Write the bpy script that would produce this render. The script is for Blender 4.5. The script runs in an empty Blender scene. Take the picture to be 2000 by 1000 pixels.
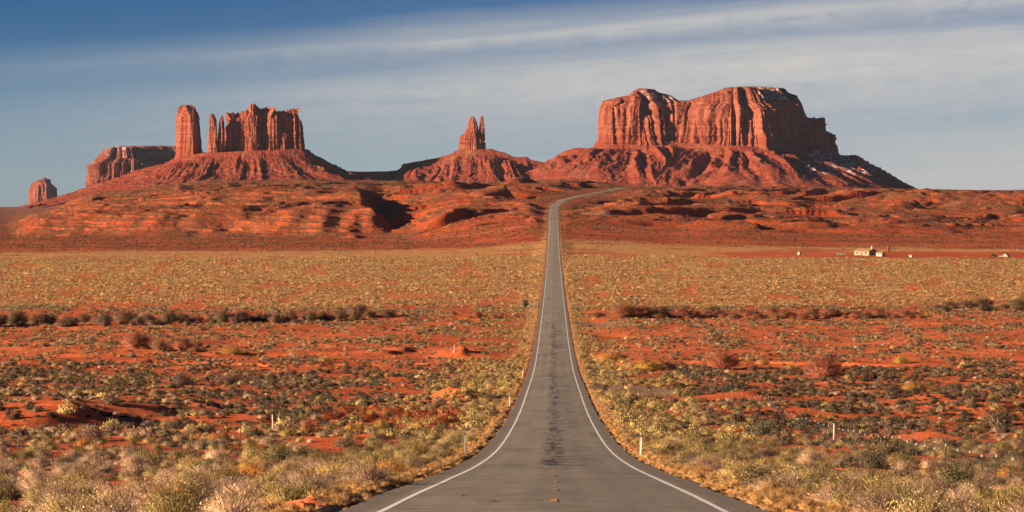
import bpy, bmesh, math, random
import numpy as np
from mathutils import Vector

# ------------------------------------------------------------------ camera, sky, sun
S = bpy.context.scene
C = S.collection
F = 5600.0            # focal length in photograph pixels (2000 wide)
YH = 395.0            # level of the true horizon in the photograph
cam = bpy.data.objects.new('camera', bpy.data.cameras.new('camera'))
C.objects.link(cam); S.camera = cam
cam.location = (0, 0, 0)
cam.rotation_euler = (math.radians(90), 0, 0)
cam.data.sensor_width = 36.0
cam.data.lens = 36.0 * F / 2000.0
cam.data.shift_y = -(500 - YH) / 2000.0
cam.data.clip_start = 0.5
cam.data.clip_end = 120000.0

SUN_EL, SUN_AZ = math.radians(13.5), math.radians(60)      # azimuth measured left of "behind the camera"
sdir = Vector((-math.sin(SUN_AZ) * math.cos(SUN_EL), -math.cos(SUN_AZ) * math.cos(SUN_EL), math.sin(SUN_EL)))
sun = bpy.data.objects.new('sun', bpy.data.lights.new('sun', 'SUN'))
C.objects.link(sun)
sun.rotation_euler = sdir.to_track_quat('Z', 'Y').to_euler()
sun.data.energy = 5.0
sun.data.angle = math.radians(0.5)
sun.data.color = (1.0, 0.73, 0.47)
S.view_settings.view_transform = 'Standard'
S.view_settings.look = 'None'
S.view_settings.exposure = 1.5
S.view_settings.gamma = 1.0
S.cycles.volume_bounces = 0
S.cycles.max_bounces = 5
S.cycles.transparent_max_bounces = 8


class NT:
    """tiny helper to write node trees"""
    def __init__(s, tree):
        s.t = tree; s.n = tree.nodes; s.l = tree.links
    def node(s, typ, **kw):
        nd = s.n.new(typ)
        for k, v in kw.items():
            if k.startswith('i_'):
                nd.inputs[k[2:].replace('_', ' ')].default_value = v
            else:
                setattr(nd, k, v)
        return nd
    def set(s, sock, v):
        if isinstance(v, bpy.types.NodeSocket): s.l.new(v, sock)
        elif v is not None: sock.default_value = v
    def math(s, op, a, b=None, c=None, clamp=False):
        nd = s.n.new('ShaderNodeMath'); nd.operation = op; nd.use_clamp = clamp
        s.set(nd.inputs[0], a)
        if b is not None: s.set(nd.inputs[1], b)
        if c is not None: s.set(nd.inputs[2], c)
        return nd.outputs[0]
    def ss(s, x, a, b):            # smoothstep a..b
        nd = s.n.new('ShaderNodeMapRange'); nd.interpolation_type = 'SMOOTHSTEP'
        s.set(nd.inputs['Value'], x)
        nd.inputs['From Min'].default_value = a; nd.inputs['From Max'].default_value = b
        return nd.outputs['Result']
    def rng(s, x, a, b, c, d):
        nd = s.n.new('ShaderNodeMapRange')
        s.set(nd.inputs['Value'], x)
        for k, v in zip(('From Min', 'From Max', 'To Min', 'To Max'), (a, b, c, d)): nd.inputs[k].default_value = v
        return nd.outputs['Result']
    def mix(s, f, a, b, mode='MIX'):
        nd = s.n.new('ShaderNodeMix'); nd.data_type = 'RGBA'; nd.blend_type = mode
        s.set(nd.inputs[0], f)
        for sock, v in ((nd.inputs[6], a), (nd.inputs[7], b)):
            if isinstance(v, (tuple, list)): v = tuple(v) + (1.0,) if len(v) == 3 else v
            s.set(sock, v)
        return nd.outputs[2]
    def noise(s, vec, scale, detail=4.0, rough=0.55, dist=0.0, w=False):
        nd = s.n.new('ShaderNodeTexNoise')
        if vec is not None: s.l.new(vec, nd.inputs['Vector'])
        nd.inputs['Scale'].default_value = scale; nd.inputs['Detail'].default_value = detail
        nd.inputs['Roughness'].default_value = rough; nd.inputs['Distortion'].default_value = dist
        return nd.outputs['Fac']
    def mapping(s, vec, scale=(1, 1, 1), rot=(0, 0, 0), loc=(0, 0, 0)):
        nd = s.n.new('ShaderNodeMapping'); s.l.new(vec, nd.inputs['Vector'])
        nd.inputs['Scale'].default_value = scale; nd.inputs['Rotation'].default_value = rot; nd.inputs['Location'].default_value = loc
        return nd.outputs[0]
    def ramp(s, fac, stops, interp='LINEAR'):
        nd = s.n.new('ShaderNodeValToRGB'); s.set(nd.inputs[0], fac)
        cr = nd.color_ramp; cr.interpolation = interp
        while len(cr.elements) < len(stops): cr.elements.new(0.5)
        for e, (p, c) in zip(cr.elements, stops):
            e.position = p
            e.color = (c, c, c, 1) if not isinstance(c, (tuple, list)) else tuple(c) + (1,)
        return nd.outputs[0]
    def attr(s, name, typ='GEOMETRY', out='Fac'):
        nd = s.n.new('ShaderNodeAttribute'); nd.attribute_name = name; nd.attribute_type = typ
        return nd.outputs[out]


# sky: Nishita with high cirrus veils laid out by direction
wd = bpy.data.worlds.new('World'); S.world = wd; wd.use_nodes = True
W = NT(wd.node_tree); wd.node_tree.nodes.clear()
wo = W.node('ShaderNodeOutputWorld'); bg = W.node('ShaderNodeBackground')
W.l.new(bg.outputs[0], wo.inputs[0])
sky = W.node('ShaderNodeTexSky'); sky.sky_type = 'NISHITA'; sky.sun_disc = False
sky.sun_elevation = SUN_EL
sky.sun_rotation = math.pi + SUN_AZ
sky.altitude = 1600; sky.air_density = 1.0; sky.dust_density = 0.6; sky.ozone_density = 2.5
tc = W.node('ShaderNodeTexCoord')
sep = W.node('ShaderNodeSeparateXYZ'); W.l.new(tc.outputs['Generated'], sep.inputs[0])
az = W.math('ARCTAN2', sep.outputs[0], sep.outputs[1])
el = W.math('ARCSINE', sep.outputs[2])
# U, Y: azimuth and elevation in thousandths
U = W.math('MULTIPLY', az, 5.6)            # -1 .. 1 across the view
Y = W.math('MULTIPLY', el, 5.6)            # 0 at the horizon, .395 at the upper edge
tv = W.math('ADD', Y, W.math('MULTIPLY', U, -0.074))       # streaks climb to the right
comb = W.node('ShaderNodeCombineXYZ'); W.l.new(U, comb.inputs[0]); W.l.new(tv, comb.inputs[1])
n1 = W.noise(W.mapping(comb.outputs[0], (0.9, 9.0, 1)), 1.6, 5, 0.5, 0.3)
n2 = W.noise(W.mapping(comb.outputs[0], (1.3, 26.0, 1), loc=(3, 1, 0)), 2.0, 6, 0.6, 0.6)
n3 = W.noise(W.mapping(comb.outputs[0], (5.0, 10.0, 1), (0, 0, 0.25), (7, 2, 0)), 2.6, 6, 0.62, 0.8)
tw = W.math('ADD', tv, W.math('MULTIPLY', W.math('SUBTRACT', n1, 0.5), 0.045))
tw = W.math('ADD', tw, W.math('MULTIPLY', W.math('SUBTRACT', n3, 0.5), 0.022))
dens = W.ramp(W.math('MULTIPLY', tw, 2.0, clamp=True),
              [(0.0, 0.66), (0.09, 0.58), (0.18, 0.40), (0.27, 0.56), (0.38, 0.80), (0.47, 0.88), (0.525, 0.74), (0.57, 0.46), (0.605, 0.54), (0.655, 0.80), (0.70, 0.42), (0.76, 0.06), (0.9, 0.02)])
left = W.ss(U, -1.15, 0.35)
dens = W.math('MULTIPLY', dens, W.math('ADD', W.math('MULTIPLY', left, 0.78), 0.20))
low = W.math('MULTIPLY', W.ss(U, 0.0, 1.0), W.ss(Y, 0.34, 0.10))
dens = W.math('ADD', dens, W.math('MULTIPLY', low, 0.16))
dens = W.math('MULTIPLY', dens, W.math('ADD', W.math('MULTIPLY', n2, 0.7), 0.65))
dens = W.math('MULTIPLY', dens, W.math('ADD', W.math('MULTIPLY', n3, 0.5), 0.75), clamp=True)
hz = W.ss(Y, 0.13, 0.0)
tintc = W.mix(W.ss(Y, 0.02, 0.40), (0.25, 0.355, 0.56), (0.068, 0.165, 0.335))
base = W.mix(1.0, sky.outputs[0], tintc, 'MULTIPLY')
veil = W.mix(W.ss(Y, 0.0, 0.36), (2.9, 2.8, 2.72), (3.5, 3.35, 3.15))
col = W.mix(dens, base, veil)
W.l.new(col, bg.inputs[0]); bg.inputs[1].default_value = 0.062

# ------------------------------------------------------------------ numeric helpers
rs = np.random.RandomState(7)
_perm = np.random.RandomState(1234).randint(0, 2**31, 4096).astype(np.int64)


def _h(ix, iy, seed):
    h = (ix * 374761393 + iy * 668265263 + seed * 974634777) & 0x7fffffff
    h = ((h ^ (h >> 13)) * 1274126177) & 0x7fffffff
    return ((h ^ (h >> 16)) & 0xffff) / 65535.0


def noise2(x, y, seed=0):
    """value-gradient noise, about -1..1"""
    x = np.asarray(x, float); y = np.asarray(y, float)
    ix = np.floor(x).astype(np.int64); iy = np.floor(y).astype(np.int64)
    fx = x - ix; fy = y - iy
    ux = fx * fx * fx * (fx * (fx * 6 - 15) + 10); uy = fy * fy * fy * (fy * (fy * 6 - 15) + 10)
    def g(dx, dy):
        a = _h(ix + dx, iy + dy, seed) * 2 * math.pi
        return np.cos(a) * (fx - dx) + np.sin(a) * (fy - dy)
    a = g(0, 0); b = g(1, 0); c = g(0, 1); d = g(1, 1)
    return 1.5 * ((a + (b - a) * ux) * (1 - uy) + (c + (d - c) * ux) * uy)


def fbm(x, y, octv=4, seed=0, gain=0.5, lac=2.03):
    r = 0; a = 1.0; t = 0
    for i in range(octv):
        r = r + a * noise2(x + i * 17.3, y - i * 9.1, seed + i); t += a
        a *= gain; x = x * lac; y = y * lac
    return r / t


def ridged(x, y, octv=3, seed=0, gain=0.5):
    r = 0; a = 1.0; t = 0
    for i in range(octv):
        r = r + a * (1 - 2 * np.abs(noise2(x + i * 11.3, y + i * 5.7, seed + i))); t += a
        a *= gain; x = x * 2.1; y = y * 2.1
    return r / t


def sstep(x, a, b):
    t = np.clip((np.asarray(x, float) - a) / (b - a), 0, 1)
    return t * t * (3 - 2 * t)


def pchip(xs, ys, x):
    """monotone cubic through the points"""
    xs = np.asarray(xs, float); ys = np.asarray(ys, float)
    h = np.diff(xs); d = np.diff(ys) / h
    m = np.zeros(len(xs)); m[0] = d[0]; m[-1] = d[-1]
    for i in range(1, len(xs) - 1):
        if d[i - 1] * d[i] > 0:
            w1 = 2 * h[i] + h[i - 1]; w2 = h[i] + 2 * h[i - 1]
            m[i] = (w1 + w2) / (w1 / d[i - 1] + w2 / d[i])
    x = np.clip(x, xs[0], xs[-1])
    k = np.clip(np.searchsorted(xs, x) - 1, 0, len(h) - 1)
    t = (x - xs[k]) / h[k]
    return ((2*t**3 - 3*t**2 + 1) * ys[k] + (t**3 - 2*t**2 + t) * h[k] * m[k] + (-2*t**3 + 3*t**2) * ys[k+1] + (t**3 - t**2) * h[k] * m[k+1])


# ------------------------------------------------------------------ the lie of the land
# height of the road against distance (metres, camera at 0)
RD = [0, 25, 58.4, 76.8, 97.8, 136, 172, 193, 225, 250, 284, 349, 409, 465, 552, 660, 750, 870, 1105, 1340, 1740, 2044, 2405, 2920, 3150, 3400, 3750, 4150, 4600, 6000]
RZ = [-1.75, -3.6, -6.31, -7.75, -9.43, -12.46, -15.1, -16.5, -18.4, -19.75, -21.5, -24.4, -26.7, -28.9, -31.8, -34.0, -34.8, -35.6, -36.6, -36.4, -34.9, -30.5, -19.5, -6.0, 1.4, 7.3, 14.4, 21.5, 24, 30]
_dg = np.arange(0, 6001, 4.0)
_rz = pchip(RD, RZ, _dg)
_k = np.exp(-0.5 * (np.arange(-8, 9) / 3.0) ** 2); _k /= _k.sum()
_rzs = np.convolve(np.pad(_rz, 8, mode='edge'), _k, 'valid')
_w = sstep(_dg, 60, 200)
_rz = _rz * (1 - _w) + _rzs * _w
XD = [0, 2300, 2700, 2850, 3000, 3150, 3400, 3750, 4150, 4600, 6000]
XX = [0, 33.3, 39.0, 41.4, 45.5, 54.5, 80, 121, 166, 225, 420]
_rx = pchip(XD, XX, _dg)


def road_z(D): return np.interp(D, _dg, _rz)
def road_x(D): return np.interp(D, _dg, _rx)


def yz(D, y): return (YH - y) / F * D


# side profiles: photograph column -> [(distance, height)]
com = [(0, -1.75), (60, -6.4), (100, -9.6), (172, -15.1), (250, -19.75), (349, -24.4), (465, -28.9), (552, -31.8), (660, -34.0), (750, -34.8), (870, -35.6), (1105, -36.6), (1400, -36.4)]
COLS = {
    -900: com + [(2000, -37), (3000, -38), (5000, -38), (9000, -40), (14000, -42), (22000, yz(22000, 404.6)), (45000, yz(45000, 405))],
    20: com + [(2000, -36), (2900, -37), (3300, -36), (5000, -37), (9000, -39), (14000, -34), (22000, yz(22000, 404.6)), (45000, yz(45000, 405))],
    90: com + [(2000, -36), (2920, -35.5), (3120, -23), (3400, -21), (4000, -21), (5000, -24), (9000, -30), (14000, -31), (22000, yz(22000, 404.6)), (45000, yz(45000, 405))],
    190: com + [(2000, -35.5), (2930, -34.5), (3090, -12), (3350, -9), (3800, -3), (4500, 6), (5400, 17), (6200, 14), (9000, -10), (14000, -31), (22000, yz(22000, 404.6)), (45000, yz(45000, 405))],
    400: com + [(2000, -35.3), (2870, -34.5), (3040, -9), (3230, -5), (3330, 5), (4000, 15), (4700, 27), (5500, 39.5), (6300, 41), (9000, 20), (45000, -330)],
    600: com + [(2000, -35), (2820, -34), (2990, -6), (3120, -1), (3190, 10.5), (3500, 13), (4200, 22), (5500, 41.5), (6300, 42), (9000, 20), (45000, -330)],
    705: com + [(2000, -35), (2780, -34), (2960, -9), (3080, -1), (3190, 9.5), (3500, 13), (4200, 20), (5500, 40), (6300, 41), (9000, 20), (45000, -330)],
    752: com + [(2000, -34.8), (2650, -33), (2900, -30), (3080, -25), (3250, -17), (3450, -8), (3800, 4), (4400, 17), (5500, 39), (6300, 40.5), (9000, 20), (45000, -330)],
    790: com + [(2000, -34.5), (2650, -32), (2900, -28), (3150, -19), (3400, -8), (3800, 6), (4400, 18), (5500, 38.5), (6300, 40), (9000, 20), (45000, -330)],
    900: com + [(2000, -34), (2400, -29), (2700, -21), (3100, -9), (3500, 2), (4000, 11), (4700, 22), (5600, 36), (6300, 38), (9000, 20), (45000, -330)],
    1050: com + [(1740, -35.0), (2044, -30.8), (2405, -19.5), (2920, -5.6), (3300, 3), (3800, 12.5), (4600, 25), (5600, 35.5), (6300, 38), (9000, 20), (45000, -330)],
    1160: com + [(1740, -35.0), (2044, -31), (2405, -21), (2920, -10), (3400, 3), (4000, 18), (4500, 24), (5000, 25), (6200, 31), (9000, 20), (45000, -330)],
    1330: com + [(1740, -35.0), (2044, -32), (2405, -25), (2920, -13), (3400, -2), (3900, 6), (4600, 17), (5400, 26), (6300, 32), (9000, 20), (45000, -330)],
    1600: com + [(1740, -35.0), (2044, -33), (2500, -26), (2950, -17), (3400, -8), (3900, 1), (4700, 14), (5600, 26), (6600, 32), (9000, 20), (45000, -330)],
    1950: com + [(1740, -35.0), (2044, -34), (2500, -28), (2950, -20), (3400, -11.5), (3900, -2), (4700, 9), (5800, 20), (7200, 29), (9500, 24), (45000, -330)],
    2900: com + [(1740, -35.0), (2044, -34), (2500, -28), (2950, -20), (3400, -11.5), (3900, -2), (4700, 9), (5800, 20), (7200, 27), (9500, 24), (45000, -330)],
}
_cu = np.array(sorted(COLS))
_cd = np.concatenate([np.arange(0, 8000, 10.0), np.arange(8000, 46000, 200.0)])
_ct = np.array([pchip([p[0] for p in COLS[k]], [p[1] for p in COLS[k]], _cd) for k in _cu])


def col_z(u, D):
    k = np.clip(np.searchsorted(_cu, u) - 1, 0, len(_cu) - 2)
    t = np.clip((u - _cu[k]) / (_cu[k + 1] - _cu[k]), 0, 1)
    t = t * t * (3 - 2 * t) * 0.5 + t * 0.5
    di = np.interp(D, _cd, np.arange(len(_cd))); j = np.clip(di.astype(int), 0, len(_cd) - 2); f = di - j
    a = _ct[k, j] * (1 - f) + _ct[k, j + 1] * f
    b = _ct[k + 1, j] * (1 - f) + _ct[k + 1, j + 1] * f
    return a * (1 - t) + b * t


# local mounds and hollows: (column, distance, half width m, half depth m, height, steepness of the right side)
def XU(u, D): return (u - 1000.0) / F * D
MOUNDS = [
    (60, 285, 16, 16, 2.6), (250, 300, 12, 10, 1.7), (395, 345, 8, 9, 1.4), (330, 330, 7, 5, .9), (945, 372, 6.5, 11, 2.6), (905, 380, 7, 8, 1.2), (985, 560, 5, 12, .8),
    (905, 640, 5, 9, 1.6), (800, 650, 8, 7, 1.2), (760, 640, 6, 4, 1.0), (1240, 575, 7, 6, 1.2), (1290, 560, 7, 7, 1.4), (1700, 470, 9, 5, 1.0), (1850, 380, 10, 7, 1.2), (1930, 330, 8, 8, 1.2),
    (1180, 620, 6, 10, 1.0), (1600, 330, 9, 6, .7), (700, 230, 5, 6, .5), (840, 230, 5, 6, .4), (1420, 170, 3.2, 7, .7), (1350, 260, 7, 7, .8), (1560, 110, 3, 4, .5), (1700, 150, 5, 5, .6), (1480, 400, 9, 6, 1.0), (1800, 250, 7, 5, .7),
    (700, 2700, 14, 30, 3), (300, 650, 20, 6, .8), (480, 290, 8, 9, .9), (640, 350, 8, 9, 1.1),
    (1047, 2500, 7, 12, 2.6), (1052, 2640, 6, 10, 2.2), (1175, 4300, 40, 90, 4), (1120, 4050, 45, 100, 5), (1250, 3500, 90, 110, 9), (1010, 3900, 60, 90, 8), (890, 3750, 90, 120, 9), (960, 3300, 70, 90, 7),
    (1480, 3350, 60, 80, 8), (1340, 3600, 60, 70, 7), (1640, 3700, 80, 110, 4), (1740, 3250, 70, 90, 9), (1830, 3650, 190, 120, 7), (1960, 3500, 120, 110, 12), (1930, 4100, 150, 150, 4), (1580, 2550, 40, 40, 4), (1450, 2500, 40, 40, 4), (1740, 2750, 60, 60, 5),
]


def ground(X, D, detail=True):
    X = np.asarray(X, float); D = np.asarray(D, float)
    Dm = np.maximum(D, 1700.0)
    u = 1000 + F * X / Dm
    warp = 22 * noise2(X / 300.0, D / 420.0, 5) + 9 * noise2(X / 70.0, D / 110.0, 6)
    far = sstep(D, 2300, 2800)
    wD = far * (80 * noise2(X / 210.0, D / 600.0, 8) + 40 * noise2(X / 75.0, D / 300.0, 9) + 15 * noise2(X / 22.0, D / 90.0, 10)) * (1 - sstep(D, 5000, 7000))
    z = col_z(u + warp * far, D + wD)
    fo = far * (1 - sstep(D, 6500, 9000))
    # low badland hills in the middle distance
    hills = 3.6 * ridged(X / 150.0, D / 210.0, 4, 21, 0.55) * sstep(z, -36, -20)
    z = z + fo * hills * (0.65 + 0.45 * sstep(u, 700, 900)) * (1 - 0.75 * sstep(D, 4500, 5700))
    # asymmetric ridges: long backs to the left, short steep noses to the right
    ph = X / 210.0 - D / 235.0 + 0.9 * noise2(X / 320.0, D / 300.0, 22) + 0.16 * noise2(X / 60.0, D / 60.0, 26)
    sa = ph - np.floor(ph)
    cu = np.where(sa < 0.84, sstep(sa, 0, 0.45), 1 - sstep(sa, 0.84, 0.98))
    cu2p = X / 75.0 - D / 95.0 + 0.9 * noise2(X / 110.0, D / 130.0, 24)
    sb = cu2p - np.floor(cu2p); cu2 = np.where(sb < 0.72, sb / 0.72, 1 - (sb - 0.72) / 0.28)
    roadclear = 0.15 + 0.85 * sstep(np.abs(X - road_x(D)), 18, 95)
    am = np.maximum(sstep(noise2(X / 260.0, D / 240.0, 23), -0.45, 0.25), sstep(u, 690, 760) * (1 - sstep(u, 1060, 1200))) * sstep(z, -33, -20) * (0.22 + 0.78 * sstep(u, 690, 790)) * roadclear
    am2 = sstep(noise2(X / 120.0, D / 110.0, 25), -0.2, 0.4) * sstep(z, -35, -22)
    z = z + fo * (14.0 * am * (cu - 0.45) + 4.5 * am2 * roadclear * (cu2 - 0.4)) * (1 - 0.88 * sstep(D, 4200, 5500))
    z = z + fo * 1.6 * fbm(X / 26.0, D / 30.0, 3, 31)
    # ledges of harder beds
    st = 6.5
    jit = 3.0 * noise2(X / 260.0, D / 260.0, 44) + 1.5 * noise2(X / 32.0, D / 60.0, 45) + 0.6 * noise2(X / 9.0, D / 30.0, 46)
    q = (z + jit) / st
    fl = np.floor(q); fr = q - fl
    zt = (fl + 0.30 * fr + 0.45 * sstep(fr, 0.66, 0.78) + 0.25 * sstep(fr, 0.30, 0.36)) * st + 0.1 * st - jit
    tm = fo * sstep(z, -34, -28) * sstep(fbm(X / 75.0, D / 90.0, 3, 50) + 0.25 + 0.25 * (1 - sstep(u, 700, 800)), 0.0, 0.35)
    z = z * (1 - 0.85 * tm) + zt * 0.85 * tm
    # valley floor and foreground relief
    nr = 1 - sstep(D, 1900, 2500)
    z = z + nr * (0.9 * fbm(X / 60.0, D / 60.0, 3, 61) + 0.28 * sstep(D, 30, 60) * fbm(X / 9.0, D / 9.0, 3, 63))
    mid = sstep(D, 560, 640) * (1 - sstep(D, 940, 1000))
    z = z + mid * (0.9 * ridged(X / 40.0, D / 48.0, 3, 66))
    for (mu, mD, a, b, h) in MOUNDS:
        mx = XU(mu, mD)
        m = (np.abs(X - mx) < 3.2 * a) & (np.abs(D - mD) < 3.2 * b)
        if not m.any(): continue
        xx = (X[m] - mx) / a + 0.5 * noise2(X[m] / a * 0.9, D[m] / b * 0.9, int(mD)); dd = (D[m] - mD) / b
        sk = np.where(xx > 0, xx * 2.8, xx)
        rr_ = sk ** 2 + dd ** 2
        z[m] += h * (np.exp(-rr_ * 1.1) if mD < 2300 else np.exp(-rr_ ** 2 * 0.8) * (1 + 0.25 * noise2(X[m] / 25.0, D[m] / 40.0, int(mD))))
    # the dry wash with its cut bank, left and right of the road at about 600 m
    off = X - road_x(D)
    bank = 596 + 10 * noise2(X / 34.0, 0.3 + 0 * X, 71) + 2.2 * noise2(X / 7.0, 0.7 + 0 * X, 72) + 14 * sstep(X, -90, -40) * 0
    sidem = sstep(np.abs(off), 14, 24)
    cut = (sstep(D, bank - 14, bank - 8) * (1 - sstep(D, bank, bank + 2.0)))
    z = z - 1.8 * cut * sidem * sstep(noise2(X / 60.0, 3.1 + 0 * X, 73), -0.5, 0.0)
    # second wash where the tall brush grows
    w2 = 905 + 12 * noise2(X / 60.0, 9.3 + 0 * X, 74)
    z = z - 1.6 * np.exp(-((D - w2) / 13.0) ** 2) * sidem
    # gully under the left fence
    g2 = 262 + 5 * noise2(X / 9.0, 5.3 + 0 * X, 75)
    gm = sstep(X, -42, -30) * (1 - sstep(X, -20, -14))
    z = z - 2.0 * gm * sstep(D, g2 - 12, g2 - 3) * (1 - sstep(D, g2, g2 + 2.5))
    # roadside: embankment, ditch and blend to the natural ground
    ao = np.abs(off)
    rz = road_z(D)
    inroad = D < 5200
    w = sstep(ao, 6.2, 15.0 + 12 * sstep(D, 2300, 2800) + 50 * sstep(D, 2850, 3300))
    side = rz - 0.07 - 0.30 * sstep(ao, 5.0, 8.5) * (1 - sstep(ao, 12, 18)) + 0.10 * noise2(X / 2.2, D / 3.1, 80) * sstep(ao, 5.3, 6.5)
    side = np.where(ao < 5.1, rz - 0.16, side)
    nat = z - 0.7 * nr
    wr = np.where(inroad, w, 1.0)
    z = side * (1 - wr) + nat * wr
    return z


def ground_pt(u, y, d0=40, d1=6000):
    """first place where the ray through the photograph's (u, y) meets the ground"""
    D = np.arange(d0, d1, 1.0)
    X = (u - 1000) / F * D
    g = ground(X, D); r = (YH - y) / F * D
    k = np.argmax(r <= g)
    if not (r <= g).any(): k = len(D) - 1
    return float(X[k]), float(D[k]), float(g[k])


# ------------------------------------------------------------------ materials
def new_mat(name):
    m = bpy.data.materials.new(name); m.use_nodes = True
    n = NT(m.node_tree); b = m.node_tree.nodes['Principled BSDF']
    b.inputs['Roughness'].default_value = 0.9
    b.inputs['Specular IOR Level'].default_value = 0.15
    return m, n, b


def simple_mat(name, col, rough=0.7, var=0.25, scale=6.0, metal=0.0, spec=0.2):
    m, n, b = new_mat(name)
    co = n.node('ShaderNodeTexCoord').outputs['Object']
    f = n.noise(co, scale, 4, 0.6)
    c = n.mix(n.rng(f, 0.3, 0.7, 0, 1), tuple(x * (1 - var) for x in col), tuple(min(1, x * (1 + var)) for x in col))
    n.l.new(c, b.inputs['Base Color']); b.inputs['Roughness'].default_value = rough
    b.inputs['Metallic'].default_value = metal; b.inputs['Specular IOR Level'].default_value = spec
    return m


# ground
m_ground, n, b = new_mat('desert_ground')
pos = n.node('ShaderNodeNewGeometry').outputs['Position']
big = n.noise(pos, 0.012, 5, 0.55)
mid_ = n.noise(pos, 0.11, 5, 0.6)
fine = n.noise(pos, 1.6, 5, 0.65)
soil = n.mix(n.rng(big, 0.35, 0.65, 0, 1), (0.50, 0.108, 0.036), (0.64, 0.170, 0.064))
soil = n.mix(n.rng(mid_, 0.35, 0.7, 0, 0.75), soil, (0.33, 0.070, 0.026))
soil = n.mix(n.rng(fine, 0.5, 0.75, 0, 0.35), soil, (0.60, 0.22, 0.10))
soil = n.mix(n.math('MULTIPLY', n.attr('farness'), n.ss(n.attr('farness'), 0.4, 0.9)), soil, n.mix(n.rng(big, 0.35, 0.65, 0, 1), (0.33, 0.062, 0.024), (0.46, 0.115, 0.046)))
cover = n.attr('cover'); pale = n.attr('pale'); far_ = n.attr('farness')
vor = n.node('ShaderNodeTexVoronoi'); n.l.new(n.mapping(pos, (1, 1, 0.0)), vor.inputs['Vector']); vor.inputs['Scale'].default_value = 0.42; vor.inputs['Randomness'].default_value = 1.0
spk = n.noise(pos, 0.30, 4, 0.7)
thr = n.math('SUBTRACT', 1.0, cover)
clump = n.ss(n.math('SUBTRACT', n.rng(spk, 0.30, 0.70, 0, 1), thr), -0.10, 0.10)
brushc = n.mix(n.rng(n.noise(pos, 0.8, 3, 0.6), 0.35, 0.65, 0, 1), (0.125, 0.075, 0.040), (0.28, 0.165, 0.075))
brushc = n.mix(n.ss(far_, 0.45, 0.95), brushc, n.mix(n.rng(n.noise(pos, 0.35, 4, 0.65), 0.35, 0.65, 0, 1), (0.085, 0.046, 0.028), (0.215, 0.108, 0.052)))
brushc = n.mix(n.attr('tan'), brushc, (0.43, 0.25, 0.10))
fcl = n.math('MULTIPLY', clump, n.rng(far_, 0, 1, 0.45, 0.92))
colr = n.mix(fcl, soil, brushc)
grassc = n.mix(n.rng(n.noise(pos, 0.5, 4, 0.7), 0.35, 0.65, 0, 1), (0.56, 0.30, 0.12), (0.40, 0.19, 0.075))
colr = n.mix(pale, colr, grassc)
geo = n.node('ShaderNodeNewGeometry')
sz = n.node('ShaderNodeSeparateXYZ'); n.l.new(geo.outputs['Normal'], sz.inputs[0])
steep = n.math('MULTIPLY', n.ss(sz.outputs[2], 0.93, 0.80), far_)
ps = n.node('ShaderNodeSeparateXYZ'); n.l.new(pos, ps.inputs[0])
zz = n.node('ShaderNodeCombineXYZ'); n.l.new(n.math('ADD', n.math('MULTIPLY', ps.outputs[2], 1.0), n.math('MULTIPLY', mid_, 1.5)), zz.inputs[2])
band = n.noise(zz.outputs[0], 0.8, 3, 0.6)
rockc = n.mix(n.rng(band, 0.35, 0.65, 0, 1), (0.30, 0.046, 0.019), (0.46, 0.095, 0.036))
colr = n.mix(steep, colr, rockc)
colr = n.mix(n.attr('track'), colr, (0.30, 0.19, 0.115))
n.l.new(colr, b.inputs['Base Color']); b.inputs['Roughness'].default_value = 0.95; b.inputs['Specular IOR Level'].default_value = 0.05
bm1 = n.node('ShaderNodeBump'); bm1.inputs['Distance'].default_value = 0.12; bm1.inputs['Strength'].default_value = 0.7
n.l.new(fine, bm1.inputs['Height'])
bm2 = n.node('ShaderNodeBump'); bm2.inputs['Distance'].default_value = 0.9; n.l.new(n.math('MULTIPLY', n.math('ADD', clump, mid_), 1.0), bm2.inputs['Height'])
n.l.new(n.math('MULTIPLY', far_, 0.9), bm2.inputs['Strength']); n.l.new(bm1.outputs[0], bm2.inputs['Normal'])
n.l.new(bm2.outputs[0], b.inputs['Normal'])


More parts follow.
